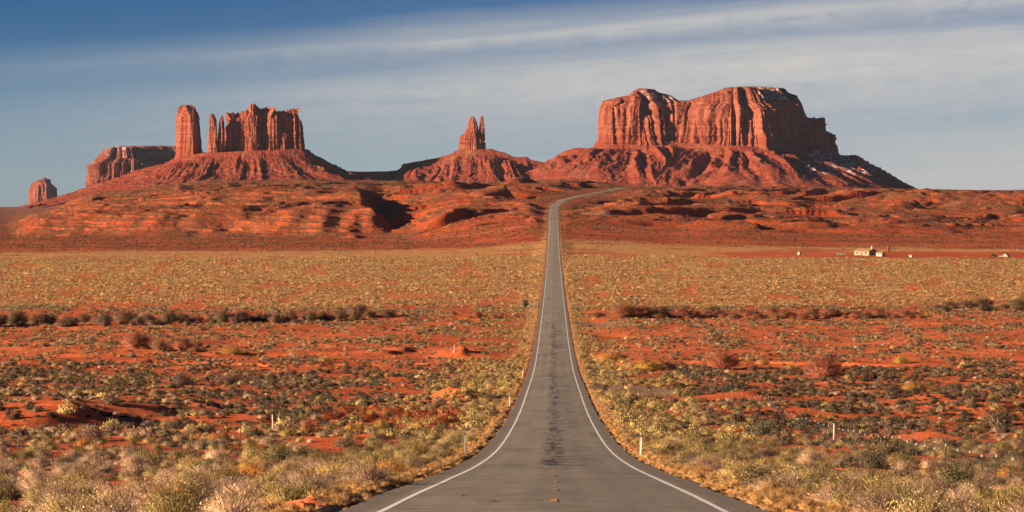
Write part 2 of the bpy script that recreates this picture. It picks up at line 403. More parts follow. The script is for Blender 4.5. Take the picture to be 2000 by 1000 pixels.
# sandstone
def rock_mat(name, hue=(1, 1, 1), strata=1.0):
    m, n, b = new_mat(name)
    g = n.node('ShaderNodeNewGeometry'); pos = g.outputs['Position']
    sp = n.node('ShaderNodeSeparateXYZ'); n.l.new(pos, sp.inputs[0])
    warp = n.noise(pos, 0.006, 3, 0.5)
    hz_ = n.node('ShaderNodeCombineXYZ'); n.l.new(n.math('ADD', sp.outputs[2], n.math('MULTIPLY', warp, 26.0)), hz_.inputs[2])
    bd = n.noise(hz_.outputs[0], 0.075, 5, 0.7)
    streak = n.noise(n.mapping(pos, (1, 1, 0.10)), 0.045, 5, 0.62)
    blot = n.noise(pos, 0.022, 5, 0.6)
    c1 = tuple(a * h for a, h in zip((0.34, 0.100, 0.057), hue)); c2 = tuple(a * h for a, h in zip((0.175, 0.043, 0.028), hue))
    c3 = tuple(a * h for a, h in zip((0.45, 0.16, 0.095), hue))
    c = n.mix(n.rng(bd, 0.42, 0.58, 0, 1), c2, c1)
    c = n.mix(n.rng(streak, 0.42, 0.70, 0, 0.8), c, c3)
    c = n.mix(n.rng(blot, 0.52, 0.72, 0, 0.5), c, c2)
    vs = n.noise(n.mapping(pos, (1, 1, 0.05), loc=(40, 9, 3)), 0.085, 4, 0.6)
    c = n.mix(n.rng(vs, 0.56, 0.66, 0, 0.65), c, (0.115, 0.036, 0.026))
    bl = n.noise(hz_.outputs[0], 0.30, 3, 0.7)
    c = n.mix(n.rng(bl, 0.56, 0.64, 0, 0.55), c, (0.14, 0.040, 0.027))
    ta = n.attr('talus')
    tn = n.noise(pos, 0.05, 6, 0.7); tn2 = n.noise(pos, 0.012, 4, 0.6)
    tcx = n.mix(n.rng(tn, 0.35, 0.65, 0, 1), (0.175 * hue[0], 0.037 * hue[1], 0.024 * hue[2]), (0.30 * hue[0], 0.067 * hue[1], 0.037 * hue[2]))
    tcx = n.mix(n.rng(tn2, 0.5, 0.72, 0, 0.45), tcx, (0.26, 0.13, 0.07))
    c = n.mix(ta, c, tcx)
    sn = n.attr('snow')
    spN = n.node('ShaderNodeSeparateXYZ'); n.l.new(g.outputs['Normal'], spN.inputs[0])
    sf = n.math('MULTIPLY', n.ss(n.math('ADD', n.noise(pos, 0.05, 5, 0.75), n.math('MULTIPLY', n.math('SUBTRACT', sn, 1.0), 0.5)), 0.50, 0.60), n.ss(spN.outputs[2], 0.35, 0.75))
    c = n.mix(n.math('MULTIPLY', sf, n.ss(sn, 0.02, 0.2)), c, (0.50, 0.50, 0.53))
    n.l.new(c, b.inputs['Base Color']); b.inputs['Specular IOR Level'].default_value = 0.05
    bp = n.node('ShaderNodeBump'); bp.inputs['Distance'].default_value = 8.0; bp.inputs['Strength'].default_value = 1.0
    hgt = n.math('ADD', n.math('MULTIPLY', n.noise(pos, 0.07, 6, 0.72), 1.3), n.math('ADD', n.math('MULTIPLY', n.noise(hz_.outputs[0], 0.11, 4, 0.7), 1.0 * strata), n.math('MULTIPLY', streak, 1.0)))
    n.l.new(hgt, bp.inputs['Height']); n.l.new(bp.outputs[0], b.inputs['Normal'])
    return m


m_rock = rock_mat('red_sandstone')
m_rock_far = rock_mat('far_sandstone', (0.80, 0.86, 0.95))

# asphalt
m_road, n, b = new_mat('asphalt')
uv = n.node('ShaderNodeUVMap').outputs[0]
su = n.node('ShaderNodeSeparateXYZ'); n.l.new(uv, su.inputs[0])
gr = n.noise(uv, 14.0, 3, 0.8)
gr2 = n.noise(uv, 45.0, 2, 0.8)
ln = n.noise(n.mapping(uv, (1.6, 0.02, 1)), 1.0, 4, 0.6)
pt = n.noise(n.mapping(uv, (0.25, 0.05, 1)), 1.0, 5, 0.65)
c = n.mix(n.rng(gr, 0.3, 0.7, 0, 1), (0.150, 0.130, 0.100), (0.370, 0.325, 0.255))
c = n.mix(n.rng(gr2, 0.58, 0.68, 0, 0.85), c, (0.46, 0.42, 0.36))
c = n.mix(n.rng(gr2, 0.40, 0.30, 0, 0.7), c, (0.05, 0.047, 0.042))
c = n.mix(n.rng(ln, 0.35, 0.7, 0, 0.42), c, (0.36, 0.31, 0.24))
c = n.mix(n.rng(pt, 0.45, 0.7, 0, 0.6), c, (0.115, 0.102, 0.084))
# polished wheel tracks, a real colour difference of the worn binder
au = n.math('ABSOLUTE', n.math('SUBTRACT', n.math('ABSOLUTE', su.outputs[0]), 1.85))
tr = n.math('MULTIPLY', n.ss(n.math('ABSOLUTE', n.math('SUBTRACT', au, 0.85)), 0.5, 0.05), n.rng(n.noise(n.mapping(uv, (0.1, 0.012, 1)), 1.0, 3), 0.35, 0.65, 0.1, 0.5))
c = n.mix(tr, c, (0.33, 0.29, 0.235))
# transverse hairline cracks
crk = n.noise(n.mapping(uv, (0.35, 2.2, 1)), 1.0, 4, 0.6, 0.6)
ck = n.math('MULTIPLY', n.ss(n.math('ABSOLUTE', n.math('SUBTRACT', crk, 0.5)), 0.016, 0.003), n.ss(n.noise(n.mapping(uv, (0.2, 0.25, 1)), 1.0, 3), 0.38, 0.52))
c = n.mix(n.math('MULTIPLY', ck, 0.95), c, (0.035, 0.033, 0.03))
# crumbling gravel shoulder beyond the edge line
sh = n.ss(n.math('ADD', n.math('ABSOLUTE', su.outputs[0]), n.math('MULTIPLY', n.noise(uv, 2.2, 4, 0.7), 0.5)), 4.10, 4.35)
shc = n.mix(n.rng(n.noise(uv, 9.0, 4, 0.8), 0.3, 0.7, 0, 1), (0.06, 0.052, 0.043), (0.34, 0.285, 0.22))
c = n.mix(sh, c, shc)
n.l.new(c, b.inputs['Base Color']); b.inputs['Roughness'].default_value = 0.85
bp = n.node('ShaderNodeBump'); bp.inputs['Distance'].default_value = 0.02; bp.inputs['Strength'].default_value = 0.6
n.l.new(gr, bp.inputs['Height']); n.l.new(bp.outputs[0], b.inputs['Normal'])


def paint_mat(name, col, wear):
    m, n, b = new_mat(name)
    uv = n.node('ShaderNodeUVMap').outputs[0]
    f = n.noise(uv, 7.0, 5, 0.75)
    g = n.noise(n.mapping(uv, (1, 0.03, 1)), 1.0, 3, 0.6)
    k = n.ss(n.math('ADD', f, n.math('MULTIPLY', g, 0.4)), wear, wear + 0.10)
    n.l.new(n.mix(k, col, (0.18, 0.165, 0.145)), b.inputs['Base Color'])
    b.inputs['Roughness'].default_value = 0.7
    return m


m_white = paint_mat('white_line_paint', (0.84, 0.82, 0.78), 0.84)
m_yellow = paint_mat('yellow_line_paint', (0.68, 0.33, 0.035), 0.70)
m_tar = simple_mat('tar', (0.016, 0.017, 0.022), 0.5, 0.2)

# vegetation: colour comes per plant, a little variation per leaf from the mesh
def veg_mat(name, source):
    m, n, b = new_mat(name)
    if source == 'object':
        c = n.node('ShaderNodeObjectInfo').outputs['Color']
    else:
        c = n.attr('tint', 'INSTANCER', 'Color')
    k = n.attr('leafvar', 'GEOMETRY', 'Color')
    c = n.mix(1.0, c, k, 'MULTIPLY')
    n.l.new(c, b.inputs['Base Color']); b.inputs['Roughness'].default_value = 0.85; b.inputs['Specular IOR Level'].default_value = 0.08
    tr = n.node('ShaderNodeBsdfTranslucent'); n.l.new(c, tr.inputs[0])
    mx = n.node('ShaderNodeMixShader'); mx.inputs[0].default_value = 0.22
    out = [x for x in m.node_tree.nodes if x.type == 'OUTPUT_MATERIAL'][0]
    n.l.new(b.outputs[0], mx.inputs[1]); n.l.new(tr.outputs[0], mx.inputs[2]); n.l.new(mx.outputs[0], out.inputs[0])
    return m


m_veg_o = veg_mat('shrub_foliage', 'object')
m_veg_i = veg_mat('brush_foliage', 'instancer')


# ------------------------------------------------------------------ object helpers
def mesh_np(name, V, Fq=None, Ft=None, mat=None, smooth=False, attrs=None, cols=None, uvs=None, nrm=None):
    me = bpy.data.meshes.new(name)
    V = np.ascontiguousarray(V, np.float32)
    nq = 0 if Fq is None else len(Fq); nt = 0 if Ft is None else len(Ft)
    me.vertices.add(len(V)); me.vertices.foreach_set('co', V.ravel())
    idx = []; tot = []
    if nq: idx.append(np.asarray(Fq, np.int32).ravel()); tot.append(np.full(nq, 4, np.int32))
    if nt: idx.append(np.asarray(Ft, np.int32).ravel()); tot.append(np.full(nt, 3, np.int32))
    idx = np.concatenate(idx); tot = np.concatenate(tot)
    st = np.concatenate([[0], np.cumsum(tot)[:-1]]).astype(np.int32)
    me.loops.add(len(idx)); me.loops.foreach_set('vertex_index', idx)
    me.polygons.add(len(tot)); me.polygons.foreach_set('loop_start', st); me.polygons.foreach_set('loop_total', tot)
    me.polygons.foreach_set('use_smooth', np.full(len(tot), smooth, bool))
    for k, v in (attrs or {}).items():
        a = me.attributes.new(k, 'FLOAT', 'POINT'); a.data.foreach_set('value', np.ascontiguousarray(v, np.float32))
    for k, v in (cols or {}).items():
        a = me.attributes.new(k, 'FLOAT_COLOR', 'POINT')
        vv = np.ones((len(V), 4), np.float32); vv[:, :3] = v
        a.data.foreach_set('color', vv.ravel())
    if uvs is not None:
        l = me.uv_layers.new(name='UVMap'); l.data.foreach_set('uv', np.ascontiguousarray(uvs[idx], np.float32).ravel())
    me.update(calc_edges=True)
    if mat: me.materials.append(mat)
    if nrm is not None:
        me.polygons.foreach_set('use_smooth', np.ones(len(tot), bool)); me.normals_split_custom_set_from_vertices(nrm)
    return me


def dome_normals(V, seed=0):
    """leaf normals that follow the rounded form of the plant"""
    r = np.random.RandomState(seed)
    d = V * [1, 1, 1.1] - np.array([0, 0, 0.05]); d /= np.linalg.norm(d, axis=1, keepdims=True) + 1e-6
    lo = np.repeat(r.randn(len(V) // 3 + 1, 3), 3, axis=0)[:len(V)]
    d = d + 0.42 * lo; return d / np.linalg.norm(d, axis=1, keepdims=True)


def obj(name, me, parent=None, loc=None, **props):
    o = bpy.data.objects.new(name, me); C.objects.link(o)
    if parent: o.parent = parent
    if loc is not None: o.location = loc
    for k, v in props.items(): o[k] = v
    return o


def empty(name, loc, label, cat, group=None, rz=0):
    o = bpy.data.objects.new(name, None); C.objects.link(o); o.location = loc; o.rotation_euler[2] = rz
    o['label'] = label; o['category'] = cat
    if group: o['group'] = group
    return o


def grid_faces(nr, nc, wrap=False):
    i = np.arange(nr - 1)[:, None]; j = np.arange(nc if wrap else nc - 1)[None, :]
    j2 = (j + 1) % nc
    return np.stack([i * nc + j, i * nc + j2, (i + 1) * nc + j2, (i + 1) * nc + j], -1).reshape(-1, 4)


def bm_mesh(name, bm, mat, smooth=False):
    me = bpy.data.meshes.new(name); bmesh.ops.recalc_face_normals(bm, faces=bm.faces); bm.to_mesh(me); bm.free()
    if mat: me.materials.append(mat)
    for p in me.polygons: p.use_smooth = smooth
    return me


def bx(bm, x0, x1, y0, y1, z0, z1, bevel=0):
    r = bmesh.ops.create_cube(bm, size=1.0)
    for v in r['verts']:
        v.co = Vector((x0 + (v.co.x + .5) * (x1 - x0), y0 + (v.co.y + .5) * (y1 - y0), z0 + (v.co.z + .5) * (z1 - z0)))
    if bevel:
        es = list({e for v in r['verts'] for e in v.link_edges})
        bmesh.ops.bevel(bm, geom=es, offset=bevel, segments=2, affect='EDGES')


def prism(bm, pts, y0, y1):
    """closed outline in x,z pushed along y"""
    a = [bm.verts.new((p[0], y0, p[1])) for p in pts]; b2 = [bm.verts.new((p[0], y1, p[1])) for p in pts]
    bm.faces.new(a); bm.faces.new(list(reversed(b2)))
    for i in range(len(pts)):
        j = (i + 1) % len(pts); bm.faces.new((a[i], b2[i], b2[j], a[j]))


def cyl(bm, p0, p1, r0, r1=None, seg=10):
    r1 = r0 if r1 is None else r1
    p0 = Vector(p0); p1 = Vector(p1); d = (p1 - p0); L = d.length
    q = d.to_track_quat('Z', 'Y')
    r = bmesh.ops.create_cone(bm, cap_ends=True, segments=seg, radius1=r0, radius2=r1, depth=L)
    for v in r['verts']: v.co = p0 + q @ (v.co + Vector((0, 0, L / 2)))


# ------------------------------------------------------------------ terrain sheet
sc = np.linspace(-0.205, 0.205, 900)
so = 0.205 + np.cumsum(0.0005 * 1.075 ** np.arange(70)); so = so[so < 0.75]
s = np.concatenate([-so[::-1], sc, so])
rows = np.concatenate([np.arange(-30, 56, 2.0), np.arange(56, 420, 0.9), np.arange(420, 700, 1.3), np.arange(700, 2400, 4.0), np.arange(2400, 4500, 3.4), np.arange(4500, 6400, 9.0)])
g = 6400.0; ex = []
while g < 44000: ex.append(g); g *= 1.022
rows = np.concatenate([rows, ex])
DD, SS = np.meshgrid(rows, s, indexing='ij')
XXg = SS * (DD + 120)
ZZg = ground(XXg.ravel(), DD.ravel()).reshape(XXg.shape)
ZZg[DD > 7500] -= 0.0


def cover_fn(X, D):
    """vegetation cover, pale grass, tan-ness of the brush"""
    u = 1000 + F * X / np.maximum(D, 50)
    Dw = D + sstep(D, 500, 700) * (85 * noise2(X / 110.0, D / 260.0, 91) + 40 * noise2(X / 28.0, D / 70.0, 92))
    off = np.abs(X - road_x(D))
    c = np.full(X.shape, 0.56)
    nn = fbm(X / 45.0, D / 70.0, 4, 95)
    n_ = fbm(X / 14.0, D / 22.0, 3, 96)
    c = c + 0.25 * nn + 0.22 * n_
    redz = sstep(Dw, 560, 610) * (1 - sstep(Dw, 985, 1040))
    c = c - redz * (0.0 + 0.18 * sstep(nn, -0.2, 0.4))
    w = sstep(Dw, 590, 600) * (1 - sstep(Dw, 600, 650))
    c = c - 0.25 * w
    den = sstep(Dw, 1000, 1060) * (1 - sstep(Dw, 1840, 1900))
    c = c * (1 - den) + den * (0.74 + 0.30 * nn + 0.15 * n_)
    farz = sstep(Dw, 2060, 2150)
    cf = 0.56 - 0.20 * (1 - sstep(D, 2400, 2900)) + 0.34 * nn + 0.14 * n_ + 0.16 * sstep(D, 3500, 5500)
    c = c * (1 - farz) + farz * cf
    pale = sstep(Dw, 1800, 1880) * (1 - sstep(Dw, 2060, 2180)) * sstep(fbm(X / 60.0, D / 40.0, 3, 99), -0.55, -0.05)
    # bare red yard round the far houses
    yd = sstep(u, 1340, 1460) * sstep(D + 10 * noise2(X / 30, D / 30, 93), 1800, 1812) * (1 - sstep(Dw, 1960, 2010))
    pale = pale * (1 - yd); c = c * (1 - yd) + 0.05 * yd
    tan = (den * 0.75 + 0.25 * sstep(noise2(X / 90, D / 90, 97), -0.2, 0.5)) * (1 - farz)
    # verge
    v = (1 - sstep(off, 6, 13)) * sstep(off, 4.6, 5.0) * (1 - 0.6 * sstep(D, 2100, 2400))
    pale = np.maximum(pale, v * (0.45 + 0.5 * sstep(n_, -0.4, 0.2)))
    return np.clip(c, 0, 1), np.clip(pale, 0, 1), np.clip(tan, 0, 1)


cv, pl, tn_ = cover_fn(XXg.ravel(), DD.ravel())
V = np.stack([XXg.ravel(), DD.ravel(), ZZg.ravel()], -1)
me = mesh_np('ground', V, grid_faces(len(rows), len(s)), mat=m_ground, smooth=True,
             attrs={'cover': np.clip(cv - 0.26 * (1 - sstep(DD.ravel(), 1850, 2300)), 0, 1), 'pale': pl, 'tan': tn_, 'farness': 0.35 + 0.65 * sstep(DD.ravel(), 1200, 2200)})
obj('ground', me, kind='structure')
del V

# ------------------------------------------------------------------ road
rd = np.concatenate([np.arange(-28, 700, 1.0), np.arange(700, 2300, 3.0), np.arange(2300, 4300, 4.0)])


def ribbon(name, o0, o1, lift, mat, wob=0.0, d0=None, d1=None, seed=0, skirts=False, ncross=2, **props):
    r = rd if d0 is None else rd[(rd >= d0) & (rd <= d1)]
    if d0 is not None and len(r) < 4: r = np.linspace(d0, d1, 6)
    offs = np.linspace(o0, o1, ncross)
    x = road_x(np.maximum(r, 0)); dx = np.gradient(x, r); L = np.sqrt(1 + dx * dx)
    Vs = []; uvs = []
    for k, o in enumerate(offs):
        w = wob * (noise2(r / 1.7, r * 0 + k * 7.7, seed) + noise2(r / 14.0, r * 0 + k * 0.7, seed + 3))
        oo = o + (w if k in (0, len(offs) - 1) else 0)
        zc = road_z(np.maximum(r, 0)) - 0.018 * np.abs(oo) + lift + np.where(r < 0, 0.07 * -r, 0)
        Vs.append(np.stack([x + oo / L * 1.0, r - oo * dx / L, zc], -1)); uvs.append(np.stack([oo + 0 * r, r], -1))
    if skirts:
        lo = Vs[0] + np.array([-0.15, 0, -0.35]); hi = Vs[-1] + np.array([0.15, 0, -0.35])
        Vs = [lo, Vs[0].copy()] + Vs + [Vs[-1].copy(), hi]; uvs = [uvs[0] - [0.2, 0], uvs[0]] + uvs + [uvs[-1], uvs[-1] + [0.2, 0]]
    nc = len(Vs)
    V = np.stack(Vs, 1).reshape(-1, 3); uv = np.stack(uvs, 1).reshape(-1, 2)
    return obj(name, mesh_np(name, V, grid_faces(len(r), nc), mat=mat, smooth=True, uvs=uv), **props)


ribbon('road', -4.65, 4.65, 0.0, m_road, wob=0.10, seed=3, skirts=True, ncross=9, kind='structure')
ribbon('edge_line', -3.74, -3.59, 0.006, m_white, wob=0.012, seed=5, ncross=2, kind='structure')
ribbon('edge_line', 3.59, 3.74, 0.006, m_white, wob=0.012, seed=6, ncross=2, kind='structure')
# worn centre dashes, all one marking
Vs, Fs, Uv = [], [], []
for k, d in enumerate([54, 66, 78, 90.5, 102.5, 114.5, 127] + [139 + 12.2 * i for i in range(36)]):
    L = 3.0 if k < 2 else ([2.2, 2.6, 1.8, 1.6, 1.2] + [1.5, 0.8, 2.0, 1.2, 0.7, 1.7] * 6)[k - 2]
    for j in range(2 if k > 1 else 1):
        dd = d + j * L * 0.6
        n0 = 7; rr = np.linspace(dd, dd + L * (0.5 if k > 1 else 1.0), n0)
        w0 = (0.085 if k < 2 else 0.075) * (1 + 0.4 * rs.randn(n0) * 0.4); cx = road_x(rr) + 0.03 + 0.02 * rs.randn()
        b0 = len(Vs) and sum(len(q) for q in Vs)
        q = np.concatenate([np.stack([cx - w0, rr, road_z(rr) + 0.008], -1), np.stack([cx + w0, rr, road_z(rr) + 0.008], -1)])
        Vs.append(q); Uv.append(q[:, :2] * [1, 1])
        for i in range(n0 - 1): Fs.append((b0 + i, b0 + n0 + i, b0 + n0 + i + 1, b0 + i + 1))
obj('centre_line', mesh_np('centre_line', np.concatenate(Vs), np.array(Fs), mat=m_yellow, uvs=np.concatenate(Uv)), kind='structure')
# tar-filled cracks: short ragged strokes, thick along the centre joint
Vs, Fs = [], []; nb = 0


def stroke(x0, d0, ang, L, w):
    global nb
    n0 = max(4, int(L / 0.18)); t = np.linspace(0, 1, n0)
    ax = x0 + np.cos(ang) * L * t + 0.06 * np.cumsum(rs.randn(n0)) * 0.5; ad = d0 + np.sin(ang) * L * t + 0.10 * np.cumsum(rs.randn(n0)) * 0.5
    ww = w * (0.35 + 0.9 * rs.rand(n0)); ww[0] = ww[-1] = 0.004
    px, py = -np.sin(ang) * ww, np.cos(ang) * ww
    ax = ax + road_x(ad)
    a = np.stack([ax - px, ad - py, 0 * ax], -1); b_ = np.stack([ax + px, ad + py, 0 * ax], -1)
    for q in (a, b_):
        q[:, 2] = road_z(q[:, 1]) - 0.018 * np.abs(q[:, 0] - road_x(q[:, 1])) + 0.012
    Vs.append(a); Vs.append(b_)
    for i in range(n0 - 1): Fs.append((nb + i, nb + i + 1, nb + n0 + i + 1, nb + n0 + i))
    nb += 2 * n0


for k in range(620):
    d = 134 + 700 * rs.rand() ** 1.5
    stroke(rs.randn() * 0.11 * (1 + d / 600) - 0.10, d, rs.choice([math.pi / 2, math.pi / 2, 1.2, 1.9, 0.5]) + 0.3 * rs.randn(), 0.4 + 1.3 * rs.rand() * (1 + d / 300), 0.070 * (1 + d / 600))
for k in range(150):
    d = 62 + 600 * rs.rand() ** 1.3
    stroke(rs.uniform(-3.4, 3.0), d, rs.choice([0.05, 0.2, -0.2, 1.4]) + 0.25 * rs.randn(), 0.3 + 0.9 * rs.rand(), 0.028 * (1 + d / 130))
for d, x in ((66, -1.9), (67.2, -1.7), (59.5, 0.55), (60.3, 0.9), (79, -.6), (80.6, -1.3), (82, -1.15), (86, -.5), (77, .55)):
    stroke(x, d, 0.1 + 0.3 * rs.randn(), 0.7, 0.03)
obj('road_cracks', mesh_np('road_cracks', np.concatenate(Vs), np.array(Fs), mat=m_tar), kind='structure')

# ------------------------------------------------------------------ buttes
def resample_loop(P, N):
    P = np.asarray(P, float); Q = np.vstack([P, P[:1]])
    L = np.concatenate([[0], np.cumsum(np.linalg.norm(np.diff(Q, axis=0), axis=1))])
    t = np.linspace(0, L[-1], N, endpoint=False)
    R = np.stack([np.interp(t, L, Q[:, 0]), np.interp(t, L, Q[:, 1])], -1)
    return R, L[-1]


def smooth_loop(R, sig):
    k = int(sig * 3) + 1
    w = np.exp(-0.5 * (np.arange(-k, k + 1) / sig) ** 2); w /= w.sum()
    out = np.zeros_like(R)
    for i, a in enumerate(range(-k, k + 1)): out += w[i] * np.roll(R, a, axis=0)
    return out


def loop_normals(R, sig=4):
    d = np.roll(R, -1, 0) - np.roll(R, 1, 0)
    nrm = np.stack([d[:, 1], -d[:, 0]], -1)
    area = 0.5 * np.sum(R[:, 0] * np.roll(R[:, 1], -1) - np.roll(R[:, 0], -1) * R[:, 1])
    if area < 0: nrm = -nrm
    nrm = smooth_loop(nrm, sig)
    return nrm / np.linalg.norm(nrm, axis=1, keepdims=True)


def cliff(name, D0, pts, top, base, seed, parent=None, N=700, nw=60, spine=None, cap=None, capw=60.0, flute=(22, 8, 3), fl_l=(110, 34, 12),
          batter=0.07, foot=0.05, mat=None, corner=0.010, snow=None, jag=0.0, under=34.0, capflat=0.0, jagl=14.0, **props):
    """pts: plan outline [(photo column, metres behind D0)]; top/base: photo heights against photo column; cap: height of the upper tier"""
    P = np.array([((u - 1000) / F * (D0 + d), D0 + d) for u, d in pts])
    R, per = resample_loop(P, N)
    R = smooth_loop(R, max(1.5, corner * N))
    Nn = loop_normals(R, max(2, 0.006 * N))
    sarc = np.arange(N) / N * per
    uc = 1000 + F * R[:, 0] / R[:, 1]; DR_ = R[:, 1]
    cyc = lambda L, amp_seed, zt: noise2(sarc / L + 0 * zt, zt, amp_seed)
    tu = lambda uu: np.interp(uu, [p[0] for p in top], [p[1] for p in top])
    zt_ = (YH - tu(uc)) / F * DR_
    zb_ = (YH - np.interp(uc, [p[0] for p in base], [p[1] for p in base])) / F * DR_ - under
    # crenellated rim
    zt_ = zt_ + jag * (fbm(sarc / jagl, 0 * sarc + 2.2, 3, seed + 40) * 1.2)
    H = zt_ - zb_
    ts = np.linspace(0, 1, nw)
    rings = []; tal = []; sn = []
    blend = np.minimum(1, np.minimum(np.arange(N), N - np.arange(N)) / (0.02 * N))     # hide the seam of the arc noise
    for t in ts:
        z = zb_ + H * t
        zs = z / 160.0
        e0 = ridged(sarc / fl_l[0], zs * 0.5, 1, seed) ; e1 = ridged(sarc / fl_l[1] + 0.05 * zs, zs * 0.22, 2, seed + 3); e2 = noise2(sarc / fl_l[2], zs * 1.6, seed + 6)
        ck1 = np.exp(-(noise2(sarc / (fl_l[1] * 0.75) + 31.0, zs * 0.12, seed + 16) / 0.09) ** 2) * sstep(noise2(sarc / 40.0, zs * 1.2, seed + 17), -0.45, 0.2)
        ck2 = np.exp(-(noise2(sarc / (fl_l[2] * 0.9) + 11.0, zs * 0.3, seed + 18) / 0.10) ** 2) * sstep(noise2(sarc / 25.0, zs * 2.0, seed + 19), -0.3, 0.3)
        d = flute[0] * (0.3 - e0) + flute[1] * (0.25 - e1) * (0.7 + 0.3 * t) * 1.25 + flute[2] * e2 - flute[1] * 0.95 * ck1 - flute[2] * 1.6 * ck2
        d = d + 0.5 * flute[2] * noise2(sarc / 9.0, z / 7.0, seed + 8) + 0.35 * flute[1] * noise2(sarc / 60.0, z / 26.0, seed + 9)
        # bedding ledges: hard beds stand proud
        bed = noise2(z / 9.0, 0 * z + 3.3, 77) + 0.6 * noise2(z / 4.0, 0 * z + 1.3, 78)
        lowz = 1 - sstep(t, 0.12, 0.34)
        d = d + bed * (1.1 + 2.2 * lowz) * flute[2] / 3.0
        d = d + H * foot * lowz ** 2 - H * batter * t - (flute[2] * 2.3) * (sstep(t, 0.86, 0.875) + sstep(t, 0.91, 0.92) + sstep(t, 0.955, 0.965)) + 0.8 * noise2(sarc / 6.0, z / 5.0, seed + 20) * flute[2] / 3.0
        d = d * (0.25 + 0.75 * blend)
        q = R + Nn * d[:, None]
        rings.append(np.concatenate([q, z[:, None]], 1)); tal.append(np.full(N, 0.75 * float(1 - sstep(t, 0.30, 0.45)))); sn.append(np.zeros(N))
    # the top: from the rim inwards to the spine
    if spine is None: spine = [(float(np.mean([p[0] for p in pts])), float(np.mean([p[1] for p in pts])))]
    Sp = np.array([((u - 1000) / F * (D0 + d), D0 + d) for u, d in spine])
    q0 = rings[-1][:, :2]
    if len(Sp) == 1: tgt = np.repeat(Sp, N, 0)
    else:
        best = np.full(N, 1e18); tgt = np.zeros((N, 2))
        for a, b_ in zip(Sp[:-1], Sp[1:]):
            ab = b_ - a; t = np.clip(((q0 - a) @ ab) / (ab @ ab), 0, 1); p = a + t[:, None] * ab
            dd = np.linalg.norm(q0 - p, axis=1); m = dd < best; best[m] = dd[m]; tgt[m] = p[m]
        tgt = smooth_loop(tgt, 0.01 * N)
    dist = np.linalg.norm(q0 - tgt, axis=1)
    ks = np.linspace(0, 1, 34)[1:] ** 1.25
    for k in ks:
        q = q0 + (tgt - q0) * k
        r = dist * k
        uq = 1000 + F * q[:, 0] / q[:, 1]
        z = (YH - tu(uq)) / F * q[:, 1]
        z = z * sstep(k, 0, 0.12) + rings[nw - 1][:, 2] * (1 - sstep(k, 0, 0.12))
        if cap is not None:
            zc = (YH - np.interp(uq, [p[0] for p in cap], [p[1] for p in cap])) / F * q[:, 1]
            f = np.clip(r / capw + 0.10 * noise2(q[:, 0] / 22.0, q[:, 1] / 22.0, seed + 13), 0, 1)
            fs = (np.floor(f * 4) + sstep(f * 4 - np.floor(f * 4), 0.35, 0.9)) / 4
            z = z + (zc - z) * np.clip(0.45 * f + 0.55 * fs, 0, 1)
        z = z + 1.6 * noise2(q[:, 0] / 14.0, q[:, 1] / 14.0, seed + 14) * min(1.0, D0 / 8000) * (flute[2] / 3.0)
        rings.append(np.concatenate([q, z[:, None]], 1)); tal.append(np.full(N, 0.55))
        sn.append(np.full(N, 1.0) if snow else np.zeros(N))
    V = np.stack(rings, 0); nr_ = len(rings)
    Vf = V.reshape(-1, 3); tal = np.concatenate(tal); sn = np.concatenate(sn)
    if snow:
        uu = 1000 + F * Vf[:, 0] / Vf[:, 1]; yy = YH - Vf[:, 2] * F / Vf[:, 1]
        k_ = np.zeros(len(Vf))
        for (u0, u1, y0, y1, a) in snow:
            k_ = np.maximum(k_, a * sstep(uu, u0 - 4, u0 + 4) * (1 - sstep(uu, u1 - 4, u1 + 4)) * sstep(yy, y0 - 2, y0 + 1) * (1 - sstep(yy, y1 - 1, y1 + 2)))
        sn = k_
    me = mesh_np(name, Vf, grid_faces(nr_, N, True)[:, ::-1], mat=mat or m_rock, smooth=True, attrs={'talus': tal, 'snow': sn})
    me.set_sharp_from_angle(angle=math.radians(50)) if hasattr(me, 'set_sharp_from_angle') else None
    return obj(name, me, parent, **props)


